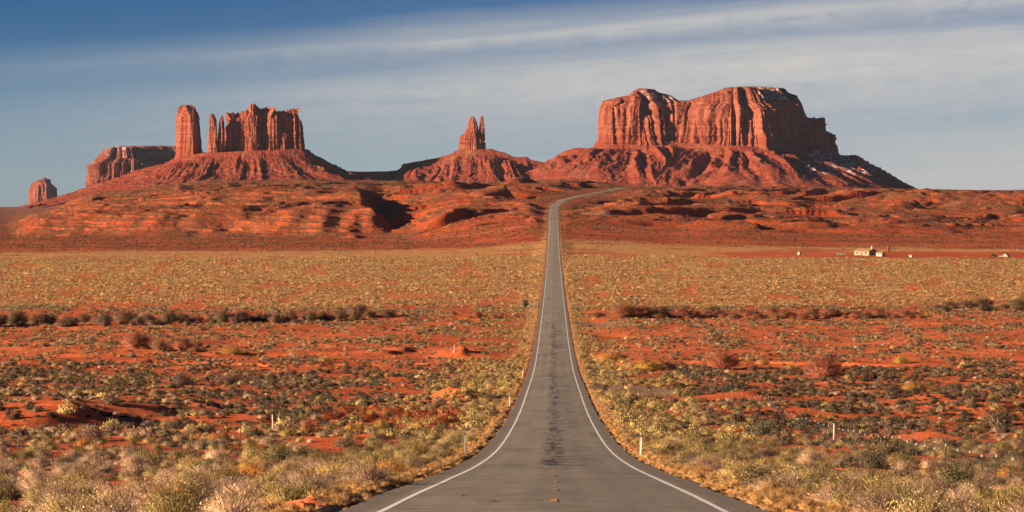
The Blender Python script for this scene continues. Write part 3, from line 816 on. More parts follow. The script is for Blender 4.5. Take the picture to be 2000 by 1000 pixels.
def talus(name, D0, pts, rim, seed, parent=None, N=1000, nr_=110, Rmax=380, slope=(0.33, 30, 60), gull=16, gl=70, bench=0, spine=None, mat=None, zmin=5.0,
          snow=None, wall=0.0, corner=0.012, stretch=None, rimn=3.0, **props):
    P = np.array([((u - 1000) / F * (D0 + d), D0 + d) for u, d in pts])
    R, per = resample_loop(P, N); R = smooth_loop(R, corner * N)
    Nn = loop_normals(R, 0.02 * N)
    sarc = np.arange(N) / N * per
    uc = 1000 + F * R[:, 0] / R[:, 1]; DR_ = R[:, 1]
    ry = lambda uu, dd: (YH - np.interp(uu, [p[0] for p in rim], [p[1] for p in rim])) / F * dd
    zr = ry(uc, DR_) + rimn * fbm(sarc / 30.0, 0 * sarc, 3, seed + 30)
    Sp = np.array([((u - 1000) / F * (D0 + d), D0 + d) for u, d in (spine or [(np.mean([p[0] for p in pts]), np.mean([p[1] for p in pts]))])])
    if len(Sp) == 1: tgt = np.repeat(Sp, N, 0)
    else:
        best = np.full(N, 1e18); tgt = np.zeros((N, 2))
        for a, b_ in zip(Sp[:-1], Sp[1:]):
            ab = b_ - a; t = np.clip(((R - a) @ ab) / (ab @ ab), 0, 1); p = a + t[:, None] * ab
            dd = np.linalg.norm(R - p, axis=1); m = dd < best; best[m] = dd[m]; tgt[m] = p[m]
        tgt = smooth_loop(tgt, 0.01 * N)
    rings = []
    for k in np.linspace(1, 0, 12)[:-1]:
        q = R + (tgt - R) * k
        z = ry(1000 + F * q[:, 0] / q[:, 1], q[:, 1])
        z = z * sstep(k, 0, 0.3) + zr * (1 - sstep(k, 0, 0.3)) + (1 - k) * 0
        rings.append(np.concatenate([q, z[:, None]], 1))
    st = np.ones(N) if stretch is None else np.interp(uc, [p[0] for p in stretch], [p[1] for p in stretch])
    blend = np.minimum(1, np.minimum(np.arange(N), N - np.arange(N)) / (0.015 * N))
    for r in Rmax * np.linspace(0, 1, nr_) ** 1.25:
        rr = r * st
        q = R + Nn * rr[:, None]
        drop = slope[0] * r + slope[1] * (1 - np.exp(-r / slope[2]))
        # wandering gullies and spurs that run down the slope
        wv = 15 * noise2(sarc / 60.0, 0 * sarc + r / 110.0, seed + 4) + 5 * noise2(sarc / 20.0, 0 * sarc + r / 25.0, seed + 5)
        w1 = (sarc + wv) / gl
        gy = ridged(w1, 0 * sarc + r / 900.0, 1, seed) + 0.55 * ridged(w1 * 2.7, 0 * sarc + r / 500.0, 1, seed + 2) + 0.32 * ridged(w1 * 6.1, 0 * sarc + r / 200.0, 2, seed + 21)
        amp = gull * sstep(r, 0, 90) * (1 - 0.5 * sstep(r, 200, 360)) * (0.6 + 0.5 * noise2(sarc / 170.0, 0 * sarc + r / 300.0, seed + 22))
        z = zr - wall * sstep(r, 0, 5) - drop + amp * (gy - 0.15) * blend
        rough = np.abs(fbm(q[:, 0] / 13.0, q[:, 1] / 13.0, 4, seed + 7, gain=0.7)) * 6.0 + 3.5 * fbm(q[:, 0] / 40.0, q[:, 1] / 40.0, 2, seed + 8)
        z = z + (rough - 1.7) * sstep(r, 2, 20)
        if bench:
            bq = (z + 5 * noise2(sarc / 80.0, 0 * sarc, seed + 9)) / bench; fl = np.floor(bq)
            zt = (fl + sstep(bq - fl, 0.55, 0.75)) * bench + .2 * bench
            bmk = 0.75 * sstep(noise2(sarc / 75.0, 0 * sarc + r / 90.0, seed + 11), -0.2, 0.3) * sstep(r, 3, 15) * (1 - 0.7 * sstep(r, 150, 300))
            z = z * (1 - 0.8 * bmk) + zt * 0.8 * bmk
        rings.append(np.concatenate([q, z[:, None]], 1))
    V = np.stack(rings, 0).reshape(-1, 3)
    sn = np.zeros(len(V))
    if snow:
        uu = 1000 + F * V[:, 0] / V[:, 1]; yy = YH - V[:, 2] * F / V[:, 1]
        for (u0, u1, y0, y1, a) in snow:
            sn = np.maximum(sn, a * sstep(uu, u0 - 8, u0 + 8) * (1 - sstep(uu, u1 - 8, u1 + 8)) * sstep(yy, y0 - 6, y0 + 6) * (1 - sstep(yy, y1 - 6, y1 + 6)))
    me = mesh_np(name, V, grid_faces(len(rings), N, True)[:, ::-1], mat=mat or m_rock, smooth=True, attrs={'talus': np.ones(len(V)), 'snow': sn})
    return obj(name, me, parent, **props)


# --- the big stagecoach-shaped butte on the right
DR = 8700
cp = [(1164, 40), (1185, -40), (1215, -25), (1250, -60), (1290, -30), (1330, -15), (1370, -60), (1420, -120), (1470, -110), (1520, -60), (1546, 20), (1560, 160), (1590, 300), (1622, 380), (1637, 470), (1628, 620), (1560, 700), (1400, 560), (1250, 480), (1180, 300)]
rt = cliff('right_butte', DR, cp,
           top=[(1150, 200), (1178, 197), (1200, 193), (1230, 190), (1290, 194), (1325, 199), (1350, 199), (1400, 196), (1450, 195), (1500, 196), (1540, 200), (1560, 206), (1570, 216), (1576, 230), (1590, 234), (1605, 230), (1614, 231), (1620, 242), (1627, 262), (1631, 254), (1636, 254), (1639, 280)],
           base=[(1150, 280), (1250, 282), (1300, 277), (1400, 282), (1500, 286), (1560, 290), (1640, 296)],
           cap=[(1170, 197), (1200, 192), (1228, 187), (1236, 179), (1248, 173), (1278, 175), (1286, 181), (1310, 187), (1328, 199), (1345, 197), (1362, 191), (1395, 181), (1418, 172), (1450, 170), (1505, 170), (1532, 173), (1540, 182), (1556, 187), (1564, 200), (1571, 218), (1576, 230), (1592, 234), (1606, 229), (1614, 232), (1620, 243), (1627, 262), (1631, 254), (1636, 256), (1640, 280)],
           spine=[(1215, 120), (1270, 140), (1330, 180), (1440, 170), (1510, 240), (1560, 400), (1610, 520)], capw=70, seed=11, N=1500, nw=80, flute=(26, 22, 4.5), fl_l=(120, 46, 14), batter=0.10,
           snow=[(1245, 1325, 176, 206, 1.0), (1478, 1562, 168, 196, 1.03), (1330, 1420, 168, 178, .5), (1560, 1640, 225, 250, .7)], corner=0.006, kind='structure',
           label='broad red sandstone butte with a saddle in its snowy top, right of the road', jag=3.0)
talus('talus_slope', DR, cp, rim=[(1150, 281), (1250, 283), (1300, 277), (1400, 283), (1500, 287), (1560, 292), (1640, 297)], seed=60, parent=rt, N=1500, nr_=130, Rmax=400, gull=33, gl=86, bench=10, spine=[(1230, 120), (1560, 400)],
      snow=[(1572, 1720, 284, 345, 1.0), (1290, 1330, 275, 330, .55), (1370, 1450, 345, 362, .4)], slope=(0.285, 40, 70), stretch=[(1100, 1.0), (1560, 0.95), (1640, 0.80)])

# --- the throne: twin spires on a block
DT = 8760
tb = [(895, 20), (905, -12), (925, -20), (940, -10), (950, 20), (946, 70), (920, 90), (900, 70)]
th = talus('spire_butte', DT, [(790, 10), (840, -30), (890, -25), (925, -35), (955, -25), (1010, -20), (1080, 0), (1150, 60), (1150, 160), (1080, 110), (950, 110), (900, 120), (800, 110), (785, 60)],
           rim=[(780, 323), (800, 318), (830, 313), (865, 306), (880, 301), (893, 294), (950, 291), (965, 293), (985, 298), (1005, 307), (1028, 306), (1036, 312), (1060, 317), (1080, 317), (1100, 310), (1150, 296)], seed=80,
           N=1300, nr_=110, Rmax=400, gull=24, gl=70, spine=[(800, 60), (900, 45), (950, 40), (1080, 60), (1140, 110)], slope=(0.27, 34, 80), wall=9, bench=9, corner=0.004, rimn=4.0, kind='structure',
           label='stepped ridge carrying twin thin spires, in the middle of the skyline')
cliff('spire_block', DT, tb, top=[(894, 268), (898, 264), (906, 262), (912, 258), (930, 257), (934, 262), (946, 266), (951, 280)], base=[(890, 292), (955, 292)], seed=83, parent=th, N=360, nw=40, flute=(3, 4, 1.6), fl_l=(60, 18, 7), batter=0.05, foot=0.16, jag=2.0, corner=0.012)
def spire(u0, u1, y0, yb, D0, dep, prof, seed, parent, d=0, turn=0.0, N=160, nw=60, fl=(2.5, 1.2)):
    """free-standing needle; prof = [(fraction of height, left edge, right edge)] in photo columns"""
    ts = np.linspace(0, 1, nw); th_ = np.linspace(0, 2 * math.pi, N, endpoint=False)
    zb = yz(D0, yb); zt = yz(D0, y0)
    L = np.interp(ts, [p[0] for p in prof], [p[1] for p in prof]); Rr = np.interp(ts, [p[0] for p in prof], [p[2] for p in prof])
    cx = XU((L + Rr) / 2, D0 + d); w = (Rr - L) / 2 / F * D0
    rings = []
    sx = np.sign(np.cos(th_)) * np.abs(np.cos(th_)) ** 0.72; sy = np.sign(np.sin(th_)) * np.abs(np.sin(th_)) ** 0.72
    per = 60.0
    for i, t in enumerate(ts):
        z = zb + (zt - zb) * t
        k = 1.0 if t < 0.975 else math.sqrt(max(0, 1 - ((t - 0.975) / 0.025) ** 2)) * 0.7 + 0.3
        n_ = fl[0] * noise2(np.cos(th_) * 1.6 + seed, np.sin(th_) * 1.6 + z / 90.0, seed) + fl[1] * noise2(np.cos(th_) * 5 + seed, np.sin(th_) * 5 + z / 25.0, seed + 1) + 0.8 * fl[1] * noise2(z / 6.0, th_ * 0.7, seed + 2)
        x = sx * (w[i] * k) ; y = sy * (w[i] * dep * k)
        rad = np.sqrt(x * x + y * y) + 1e-6
        f = 1 + n_ * min(1, w[i] / 8.0) / np.maximum(rad, 1.0) * (0.6 if t > .95 else 1)
        x, y = x * f, y * f
        xr = x * math.cos(turn) - y * math.sin(turn); yr = x * math.sin(turn) + y * math.cos(turn)
        rings.append(np.stack([cx[i] + xr, D0 + d + yr, 0 * x + z], -1))
    rings.append(np.stack([cx[-1] + 0 * sx, D0 + d + 0 * sx, 0 * sx + zt + 0.5], -1))
    V = np.concatenate(rings)
    me = mesh_np('rock_spire', V, grid_faces(len(rings), N, True), mat=m_rock, smooth=True, attrs={'talus': np.zeros(len(V)), 'snow': np.zeros(len(V))})
    return obj('rock_spire', me, parent)


spire(910, 932, 227, 275, DT, 0.9, [(0, 903, 934), (.25, 905, 934), (.42, 910, 933), (.6, 914, 932), (.75, 915, 930), (.9, 917.5, 927), (1, 920, 925)], 91, th, 25)
spire(937, 946, 226, 275, DT, 1.0, [(0, 930, 948), (.3, 934, 947), (.6, 936.5, 946), (.8, 938, 945), (.86, 939, 944), (1, 938.3, 944)], 92, th, 30)

# --- low ridge between the left butte and the throne
DL = 8700
talus('low_ridge', DL, [(560, 10), (700, 0), (800, 0), (900, 40), (900, 120), (700, 110), (560, 120)],
      rim=[(560, 330), (655, 332), (700, 335.5), (760, 334.5), (775, 333), (785, 326), (800, 330), (900, 330)], seed=120, N=800, nr_=70, Rmax=260, gull=9, gl=60, spine=[(600, 60), (860, 70)], slope=(0.22, 26, 60), wall=12, bench=8, corner=0.004, rimn=1.5,
      kind='structure', label='long low dark ridge between the left butte and the twin spires')

# --- left butte: pillar, fingers and castellated wall on one talus
DC = 8500
lb = talus('left_butte', DC, [(334, 20), (350, -45), (380, -60), (420, -70), (480, -80), (540, -70), (590, -40), (605, 30), (600, 130), (540, 190), (400, 190), (345, 120)],
           rim=[(320, 316), (336, 311), (360, 306), (400, 298), (440, 297), (480, 295), (540, 293), (590, 291), (605, 293)], seed=140, N=1300, nr_=120, Rmax=420, gull=19, gl=62, spine=[(370, 50), (580, 60)], slope=(0.26, 34, 62), bench=7, rimn=2.5, stretch=[(320, 1.0), (540, 0.95), (606, 0.66)],
           kind='structure', label='castle-like red butte with a separate square pillar, left of the road')
cliff('rock_pillar', DC, [(342, 25), (347, -25), (364, -48), (379, -52), (391, 0), (395, 45), (384, 80), (358, 85)],
      top=[(340, 211), (349, 210), (355, 206), (372, 205), (380, 207), (393, 207), (398, 212)], base=[(335, 312), (400, 305)], seed=142, parent=lb, N=360, nw=90, flute=(3.0, 2.6, 1.6), fl_l=(60, 22, 9), batter=0.065, foot=0.05, corner=0.006, jag=.8)
W_top = [(438, 246), (442, 236), (447, 233), (449, 229), (452, 220), (456, 218.5), (459, 224), (461, 232), (464, 224), (470, 220), (480, 216), (488, 212.5), (490.5, 211), (491.5, 204), (498, 204), (500, 208), (507, 211.5), (509, 216), (512, 212), (523, 209.5), (532, 212), (534, 218), (545, 218), (552, 216.5), (558, 218), (561, 224), (563, 221), (567, 222), (569, 214), (573, 213.5), (575, 217), (577, 213), (583, 211), (588, 212.5), (590, 222), (594, 235)]
cliff('rock_wall', DC, [(439, 10), (443, -18), (452, -26), (458, -14), (465, -24), (490, -50), (505, -40), (512, -12), (525, -42), (548, -34), (560, -26), (567, -8), (575, -20), (588, -8), (592, 20), (589, 48), (560, 70), (500, 62), (455, 50)],
      top=W_top, base=[(430, 300), (600, 293)], seed=150, parent=lb, N=900, nw=84, flute=(9, 6.5, 2.4), fl_l=(48, 22, 8), batter=0.045, foot=0.10, spine=[(446, 15), (500, 14), (560, 26), (586, 20)], jag=6.5, corner=0.002, jagl=9.0)
spire(408, 424, 222, 300, DC, 1.1, [(0, 405.5, 426), (.3, 407.5, 424.5), (.55, 409, 424), (.72, 409.5, 423), (.84, 410, 422), (.93, 410.5, 419), (1, 412.5, 416)], 161, lb, -50, fl=(3, 1.6))
spire(426, 438, 227, 300, DC, 1.2, [(0, 422, 439), (.3, 425, 438), (.55, 426.5, 437.5), (.75, 427.5, 437), (.88, 429, 436.8), (1, 431.5, 435.5)], 164, lb, -42, fl=(3, 1.6))

# --- mesa behind it
DS = 11800
sm = cliff('left_mesa', DS, [(174, 330), (176, 60), (190, 0), (215, -8), (240, -22), (262, -18), (284, -10), (300, 120), (330, 320), (350, 500), (430, 640), (420, 900), (250, 900), (180, 640)],
           top=[(160, 316), (176, 311), (190, 307), (210, 306), (285, 307), (330, 305), (430, 300)], base=[(160, 378), (200, 378), (300, 368), (430, 368)],
           cap=[(170, 311), (190, 303), (196, 296), (210, 290), (225, 287.5), (300, 286), (430, 287)], spine=[(235, 200), (300, 560), (370, 760)], capw=38, seed=171, N=1400, nw=70,
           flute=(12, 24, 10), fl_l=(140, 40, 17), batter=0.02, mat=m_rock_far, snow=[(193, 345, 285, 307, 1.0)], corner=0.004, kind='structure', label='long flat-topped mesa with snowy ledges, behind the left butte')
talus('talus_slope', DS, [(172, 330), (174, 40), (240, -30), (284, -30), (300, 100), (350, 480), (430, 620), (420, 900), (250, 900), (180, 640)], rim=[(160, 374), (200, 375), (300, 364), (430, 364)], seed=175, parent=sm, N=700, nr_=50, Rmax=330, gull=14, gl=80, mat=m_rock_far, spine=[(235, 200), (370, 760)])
# --- smallest butte on the far left
DF = 15500
fb = cliff('far_butte', DF, [(54, 120), (58, -20), (72, -70), (88, -60), (100, -40), (108, 60), (112, 200), (100, 300), (70, 300), (56, 220)],
           top=[(50, 372), (57, 364), (62, 358), (70, 355), (80, 352), (100, 351), (108, 354), (114, 362)], base=[(40, 400), (120, 400)],
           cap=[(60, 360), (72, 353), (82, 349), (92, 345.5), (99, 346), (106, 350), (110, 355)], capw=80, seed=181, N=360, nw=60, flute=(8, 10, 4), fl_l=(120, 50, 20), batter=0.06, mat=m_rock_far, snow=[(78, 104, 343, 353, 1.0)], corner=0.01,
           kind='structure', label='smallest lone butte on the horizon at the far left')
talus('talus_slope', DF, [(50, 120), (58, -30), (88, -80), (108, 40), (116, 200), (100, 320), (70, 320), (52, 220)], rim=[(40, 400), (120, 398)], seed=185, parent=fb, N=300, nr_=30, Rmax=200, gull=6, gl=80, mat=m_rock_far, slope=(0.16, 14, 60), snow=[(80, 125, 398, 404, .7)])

# ------------------------------------------------------------------ plants
def blades(n, base_r, tipfun, w, rng, droop=0.0, segs=2, shade=(0.6, 1.15), basez=0.0):
    """n tapering blades from near the root to tipfun(n) -> (n,3)"""
    tip = tipfun(n)
    a = rng.rand(n) * 2 * math.pi; r = base_r * np.sqrt(rng.rand(n))
    b0 = np.stack([r * np.cos(a), r * np.sin(a), np.full(n, basez)], -1)
    d = tip - b0
    side = np.cross(d, rng.randn(n, 3)); side /= np.linalg.norm(side, axis=1, keepdims=True) + 1e-9
    mid = b0 + d * 0.55 + np.array([0, 0, 1.0]) * droop * np.linalg.norm(d, axis=1, keepdims=True)
    ww = (w * (0.6 + 0.8 * rng.rand(n)))[:, None]
    V = np.stack([b0 - side * ww, b0 + side * ww, mid - side * ww * 0.8, mid + side * ww * 0.8, tip], 1).reshape(-1, 3)
    k = np.arange(n)[:, None] * 5
    T = np.concatenate([k + [0, 1, 3], k + [0, 3, 2], k + [2, 3, 4]])
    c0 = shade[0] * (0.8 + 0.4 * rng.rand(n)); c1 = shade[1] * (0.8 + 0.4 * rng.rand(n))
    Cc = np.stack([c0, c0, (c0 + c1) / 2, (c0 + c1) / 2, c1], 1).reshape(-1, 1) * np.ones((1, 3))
    return V, T, Cc


def leaves(P, size, rng, shade=1.0, up=0.3, var=0.3):
    n = len(P)
    d1 = rng.randn(n, 3); d1 /= np.linalg.norm(d1, axis=1, keepdims=True)
    d1[:, 2] = np.abs(d1[:, 2]) * (1 + up)
    d2 = np.cross(d1, rng.randn(n, 3)); d2 /= np.linalg.norm(d2, axis=1, keepdims=True) + 1e-9
    s_ = (size * (0.6 + 0.8 * rng.rand(n)))[:, None]
    V = np.stack([P - d2 * s_ * 0.45, P + d2 * s_ * 0.45, P + d1 * s_], 1).reshape(-1, 3)
    T = np.arange(n * 3).reshape(-1, 3)
    c = (shade * (1 - var + 2 * var * rng.rand(n)))
    return V, T, np.repeat(c, 3)[:, None] * np.ones((1, 3))


def merge(parts):
    V, T, Cc = [], [], []; k = 0
    for v, t, c in parts:
        V.append(v); T.append(t + k); Cc.append(c); k += len(v)
    return np.concatenate(V), np.concatenate(T), np.concatenate(Cc)


def dome(n, rng, R=1.0, H=0.8, shell=(0.75, 1.0), low=0.05, lob=0.25, seed=0):
    a = rng.rand(n) * 2 * math.pi; zc = low + (1 - low) * rng.rand(n); rr = np.sqrt(1 - zc ** 2 * 0.96)
    f = shell[0] + (shell[1] - shell[0]) * rng.rand(n)
    f = f * (1 + lob * noise2(np.cos(a) * 1.8 + seed, np.sin(a) * 1.8 + zc * 1.7, seed) + 0.6 * lob * noise2(np.cos(a) * 4.2 + seed, np.sin(a) * 4.2 + zc * 4, seed + 1))
    return np.stack([R * rr * np.cos(a) * f, R * rr * np.sin(a) * f, H * zc * f], -1)


def make_plant(kind, level, seed):
    r = np.random.RandomState(seed)
    q = {0: 1.0, 1: 0.17, 2: 0.035}[level]; g = {0: 1.0, 1: 2.2, 2: 4.4}[level]
    ps = []
    if kind == 'sage':       # rounded grey shrub of many leafy lobes
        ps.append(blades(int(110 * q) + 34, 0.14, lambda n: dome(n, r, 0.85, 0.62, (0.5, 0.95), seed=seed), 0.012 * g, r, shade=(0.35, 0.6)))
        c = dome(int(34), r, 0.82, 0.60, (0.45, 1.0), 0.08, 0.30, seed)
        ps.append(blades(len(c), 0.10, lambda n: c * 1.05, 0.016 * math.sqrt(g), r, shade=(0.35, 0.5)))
        n = int(3600 * q) + 18
        P = c[r.randint(0, len(c), n)] + np.clip(r.randn(n, 3), -2, 2) * [0.12, 0.12, 0.09]; P[:, 2] = np.abs(P[:, 2])
        ps.append(leaves(P, 0.034 * g * (1.25 if level else 1), r, 1.0))
    elif kind == 'rabbit':   # upright broom-like yellow shrub
        t = dome(int(700 * q) + 8, r, 0.95, 0.92, (0.72, 1.0), 0.12, 0.28, seed)
        ps.append(blades(len(t), 0.22, lambda n: t, 0.009 * g, r, 0.06, shade=(0.45, 0.9)))
        n = int(3000 * q) + 14
        P = t[r.randint(0, len(t), n)] * (1 - 0.22 * r.rand(n, 1)) + r.randn(n, 3) * 0.055
        ps.append(leaves(np.abs(P * [0, 0, 1]) + P * [1, 1, 0], 0.023 * g * (1.6 if level else 1), r, 1.05, 0.6))
    elif kind == 'dry':      # pale leafless spray of fine twigs
        ps.append(blades(int(2500 * q) + 16, 0.20, lambda n: dome(n, r, 1.0, 0.82, (0.55, 1.05), 0.04, 0.2, seed), 0.0046 * g * (1.4 if level else 1), r, 0.05, shade=(0.55, 1.15)))
        n = int(500 * q) + 6
        ps.append(leaves(dome(n, r, 0.95, 0.78, (0.6, 1.05), 0.05, 0.2, seed), 0.034 * g, r, 1.0, 0.6))
    elif kind == 'grass':    # tussock of golden blades
        ps.append(blades(int(420 * q) + 12, 0.35, lambda n: dome(n, r, 0.8, 0.80, (0.6, 1.1), 0.3, 0.2, seed), 0.010 * g, r, 0.10, shade=(0.7, 1.15)))
    elif kind == 'tamarisk': # tall sheaf of thin leafless branches
        t = dome(int(110 * max(q, 0.3)), r, 0.85, 1.15, (0.7, 1.0), 0.35, 0.15, seed)
        ps.append(blades(len(t), 0.16, lambda n: t, 0.006 * math.sqrt(g), r, 0.07, shade=(0.7, 0.9)))
        n = int(7000 * max(q, 0.2))
        k = r.randint(0, len(t), n); f = 0.35 + 0.65 * r.rand(n, 1)
        st = t[k] * f; tip = st + (t[k] * [0.8, 0.8, 0.6] + r.randn(n, 3) * 0.35) * 0.30; tip[:, 2] = np.abs(tip[:, 2])
        side = np.cross(tip - st, r.randn(n, 3)); side /= np.linalg.norm(side, axis=1, keepdims=True)
        w = 0.0052 * g
        V = np.stack([st - side * w, st + side * w, tip], 1).reshape(-1, 3)
        ps.append((V, np.arange(3 * n).reshape(-1, 3), np.repeat(0.8 + 0.5 * r.rand(n), 3)[:, None] * np.ones((1, 3))))
    return merge(ps)


PLANT = {}
for ki, kind in enumerate(['sage', 'rabbit', 'dry', 'grass', 'tamarisk']):
    for lv in range(3):
        for v in range(4 if lv == 0 else 3):
            V, T, Cc = make_plant(kind, lv, 100 + ki * 37 + lv * 7 + v)
            PLANT[kind, lv, v] = (V, T, Cc)
OBNAME = {'sage': 'sagebrush', 'rabbit': 'rabbitbrush', 'dry': 'dry_bush', 'grass': 'grass_clump', 'tamarisk': 'tamarisk_bush'}
INDIV = {}
for (k, lv, v), (V, T, Cc) in PLANT.items():
    if lv < 2: INDIV[k, lv, v] = mesh_np(OBNAME[k], V, Ft=T, mat=m_veg_o, cols={'leafvar': Cc}, nrm=dome_normals(V))

KINDS = ['sage', 'rabbit', 'dry', 'grass']


def scatter(D0, D1, dens, r):
    n = int(dens * 0.2 * ((D1 + 22) ** 2 - (D0 + 22) ** 2))
    D = np.sqrt(r.rand(n) * ((D1 + 22) ** 2 - (D0 + 22) ** 2) + (D0 + 22) ** 2) - 22
    X = (r.rand(n) * 2 - 1) * 0.2 * (D + 22)
    return X, D


def thin_out(A, lim=620.0, k=0.90):
    """drop plants that stand inside a larger neighbour"""
    near = np.where((A[:, 1] < lim) & (A[:, 3] < 3))[0]; near = near[np.argsort(-A[near, 4])]
    cell = {}; keep = np.ones(len(A), bool)
    for i in near:
        x, y, s_ = A[i, 0], A[i, 1], A[i, 4]; cx_, cy_ = int(x // 1.6), int(y // 1.6); ok = True
        for a in (-1, 0, 1):
            for b_ in (-1, 0, 1):
                for (x2, y2, s2) in cell.get((cx_ + a, cy_ + b_), ()):
                    if (x - x2) ** 2 + (y - y2) ** 2 < (k * (s_ + s2)) ** 2: ok = False; break
                if not ok: break
            if not ok: break
        if ok: cell.setdefault((cx_, cy_), []).append((x, y, s_))
        else: keep[i] = False
    return A[keep]


def plants():
    r = np.random.RandomState(42)
    out = []
    for D0, D1, dn in ((30, 150, 1.35), (150, 330, 1.3), (330, 600, 0.95), (600, 1020, 0.95), (1020, 1880, 0.40), (1880, 2500, 0.07), (2500, 4600, 0.026)):
        X, D = scatter(D0, D1, dn, r)
        c, pale, tan = cover_fn(X, D)
        off = X - road_x(D); ao = np.abs(off)
        cl = 0.5 + 0.5 * fbm(X / (3.5 + D / 120), D / (4.5 + D / 60), 3, 201)
        clm = sstep(cl, 0.70 - 0.5 * c, 0.82 - 0.45 * c)
        p = np.clip(c * 1.15, 0, 1) * (0.15 + 0.85 * clm)
        p = np.where(D > 2060, c * 0.9, p)
        p = np.where((D > 1860) & (D < 2080), p * 0.35, p)
        verge = (ao < 7.6) & (D < 2500)
        p = np.where(verge, 0.8 * sstep(ao, 5.6, 6.6), p)
        p = np.where((D > 60) & (D < 600) & (ao >= 7.6), np.maximum(p, 0.75 * (1 - sstep(ao, 10, 18))), p)
        p = p * (1 - 0.95 * track_fn(X, D))
        keep = r.rand(len(X)) < p
        X, D, c, off, ao, tan, verge = (a[keep] for a in (X, D, c, off, ao, tan, verge))
        n = len(X)
        u = 1000 + F * X / D
        # kind of plant by place
        ps = np.full(n, 0.50); pr = np.full(n, 0.28); pd = np.full(n, 0.22); pg = np.full(n, 0.0)
        nn = fbm(X / 22.0, D / 30.0, 2, 205)
        near = 1 - sstep(D, 105, 165)
        pd = pd + 2.6 * near * sstep(nn, -0.7, 0.1); pr = pr + 0.5 * near
        ps = ps + 1.7 * sstep(D, 240, 330) * (1 - sstep(D, 560, 640)) * sstep(nn + 0.25, -0.2, 0.4) * sstep(ao, 14, 30)
        ps = ps + 0.9 * (off > 18) * sstep(D, 150, 240) * (1 - sstep(D, 560, 640))
        pr = pr + 1.6 * (1 - sstep(ao, 12, 26))
        tanz = sstep(D, 1000, 1050) * (1 - sstep(D, 2000, 2100))
        pr = pr + 2.0 * tanz; pd = pd + 1.0 * tanz; ps = ps * (1 - 0.3 * tanz)
        farz = sstep(D, 2050, 2150)
        ps = ps + 2.0 * farz
        pg = np.where(verge, 4.0 * (1 - sstep(ao, 6.0, 8.5)), 0.05)
        tot = ps + pr + pd + pg; q = r.rand(n) * tot
        kind = np.where(q < ps, 0, np.where(q < ps + pr, 1, np.where(q < ps + pr + pd, 2, 3)))
        sc_ = np.exp(r.randn(n) * 0.33) * np.choose(kind, [0.66, 0.56, 0.66, 0.34])
        big_ = (r.rand(n) < 0.17); sc_ = np.where(big_ & (kind != 3), sc_ * 1.5, sc_)
        sc_ = sc_ * (1 + 0.12 * sstep(D, 900, 1400) + 0.6 * sstep(D, 2050, 2500))
        sc_ = sc_ * (0.72 + 0.28 * near) * (1 - 0.15 * sstep(D, 600, 650) * (1 - sstep(D, 950, 1000)))
        sc_ = np.clip(sc_, 0.18, np.where(kind == 2, 1.0, 1.35)); sc_ = np.where(D < 130, np.minimum(sc_, 0.95), sc_)
        # tints
        base = np.array([[0.165, 0.122, 0.085], [0.620, 0.455, 0.190], [0.640, 0.450, 0.300], [0.78, 0.47, 0.19]])[kind]
        alt = np.array([[0.330, 0.240, 0.155], [0.500, 0.385, 0.165], [0.430, 0.280, 0.190], [0.66, 0.36, 0.13]])[kind]
        w = np.clip(0.5 + 0.5 * fbm(X / 12.0, D / 16.0, 2, 208) + 0.35 * r.randn(n), 0, 1)[:, None]
        tint = base * (1 - w) + alt * w
        dk = (kind == 0) & (D > 270) & (D < 580) & (np.abs(off) > 16)
        tint = np.where(dk[:, None], tint * 0.72, tint)
        red = ((u > 620) & (u < 900) & (D > 285) & (D < 330) & (r.rand(n) < 0.75))
        tint = np.where(red[:, None], np.array([0.46, 0.15, 0.075]), tint)
        orange = (r.rand(n) < 0.03); tint = np.where((orange & (kind > 0))[:, None], np.array([0.62, 0.30, 0.08]), tint)
        tz = (tanz * np.where(kind == 0, 0.15, 0.85))[:, None]
        tint = tint * (1 - tz) + (np.array([0.76, 0.50, 0.23]) * (0.6 + 0.5 * w)) * tz
        fz = (farz * 0.7)[:, None]
        tint = tint * (1 - fz) + np.array([0.20, 0.125, 0.068]) * (0.6 + 0.7 * w) * fz
        tint = tint * np.exp(r.randn(n, 1) * 0.26)
        Z = ground(X, D) - 0.04
        out.append(np.column_stack([X, D, Z, kind, sc_, r.rand(n) * 6.283, tint]))
    # golden grass fringing the asphalt
    for D0, D1, dn in ((35, 150, 7.0), (150, 400, 4.0), (400, 1100, 2.0)):
        n = int(dn * (D1 - D0) * 2 * 3.4); D = D0 + (D1 - D0) * r.rand(n)
        sd = np.where(r.rand(n) < 0.5, -1, 1); ao = 4.75 + 3.4 * r.rand(n) ** 1.3
        ao = ao + 0.35 * noise2(D / 3.0, sd * 3.0, 411)
        X = road_x(D) + sd * ao
        keep = (r.rand(n) < sstep(noise2(X / 2.5, D / 4.0, 412) + 0.9 * sstep(ao, 4.9, 5.6), -0.1, 0.5)) & (track_fn(X, D) < 0.3)
        X, D, ao = X[keep], D[keep], ao[keep]; n = len(X)
        w = r.rand(n, 1)
        tint = np.array([0.82, 0.49, 0.20]) * w + np.array([0.66, 0.40, 0.19]) * (1 - w)
        out.append(np.column_stack([X, D, ground(X, D) - 0.03, np.full(n, 3.0), np.clip(0.26 * np.exp(0.3 * r.randn(n)), .12, .5) * (0.75 + 0.25 * sstep(ao, 5, 7)), r.rand(n) * 6.283, tint * np.exp(r.randn(n, 1) * .15)]))
    return thin_out(np.concatenate(out))


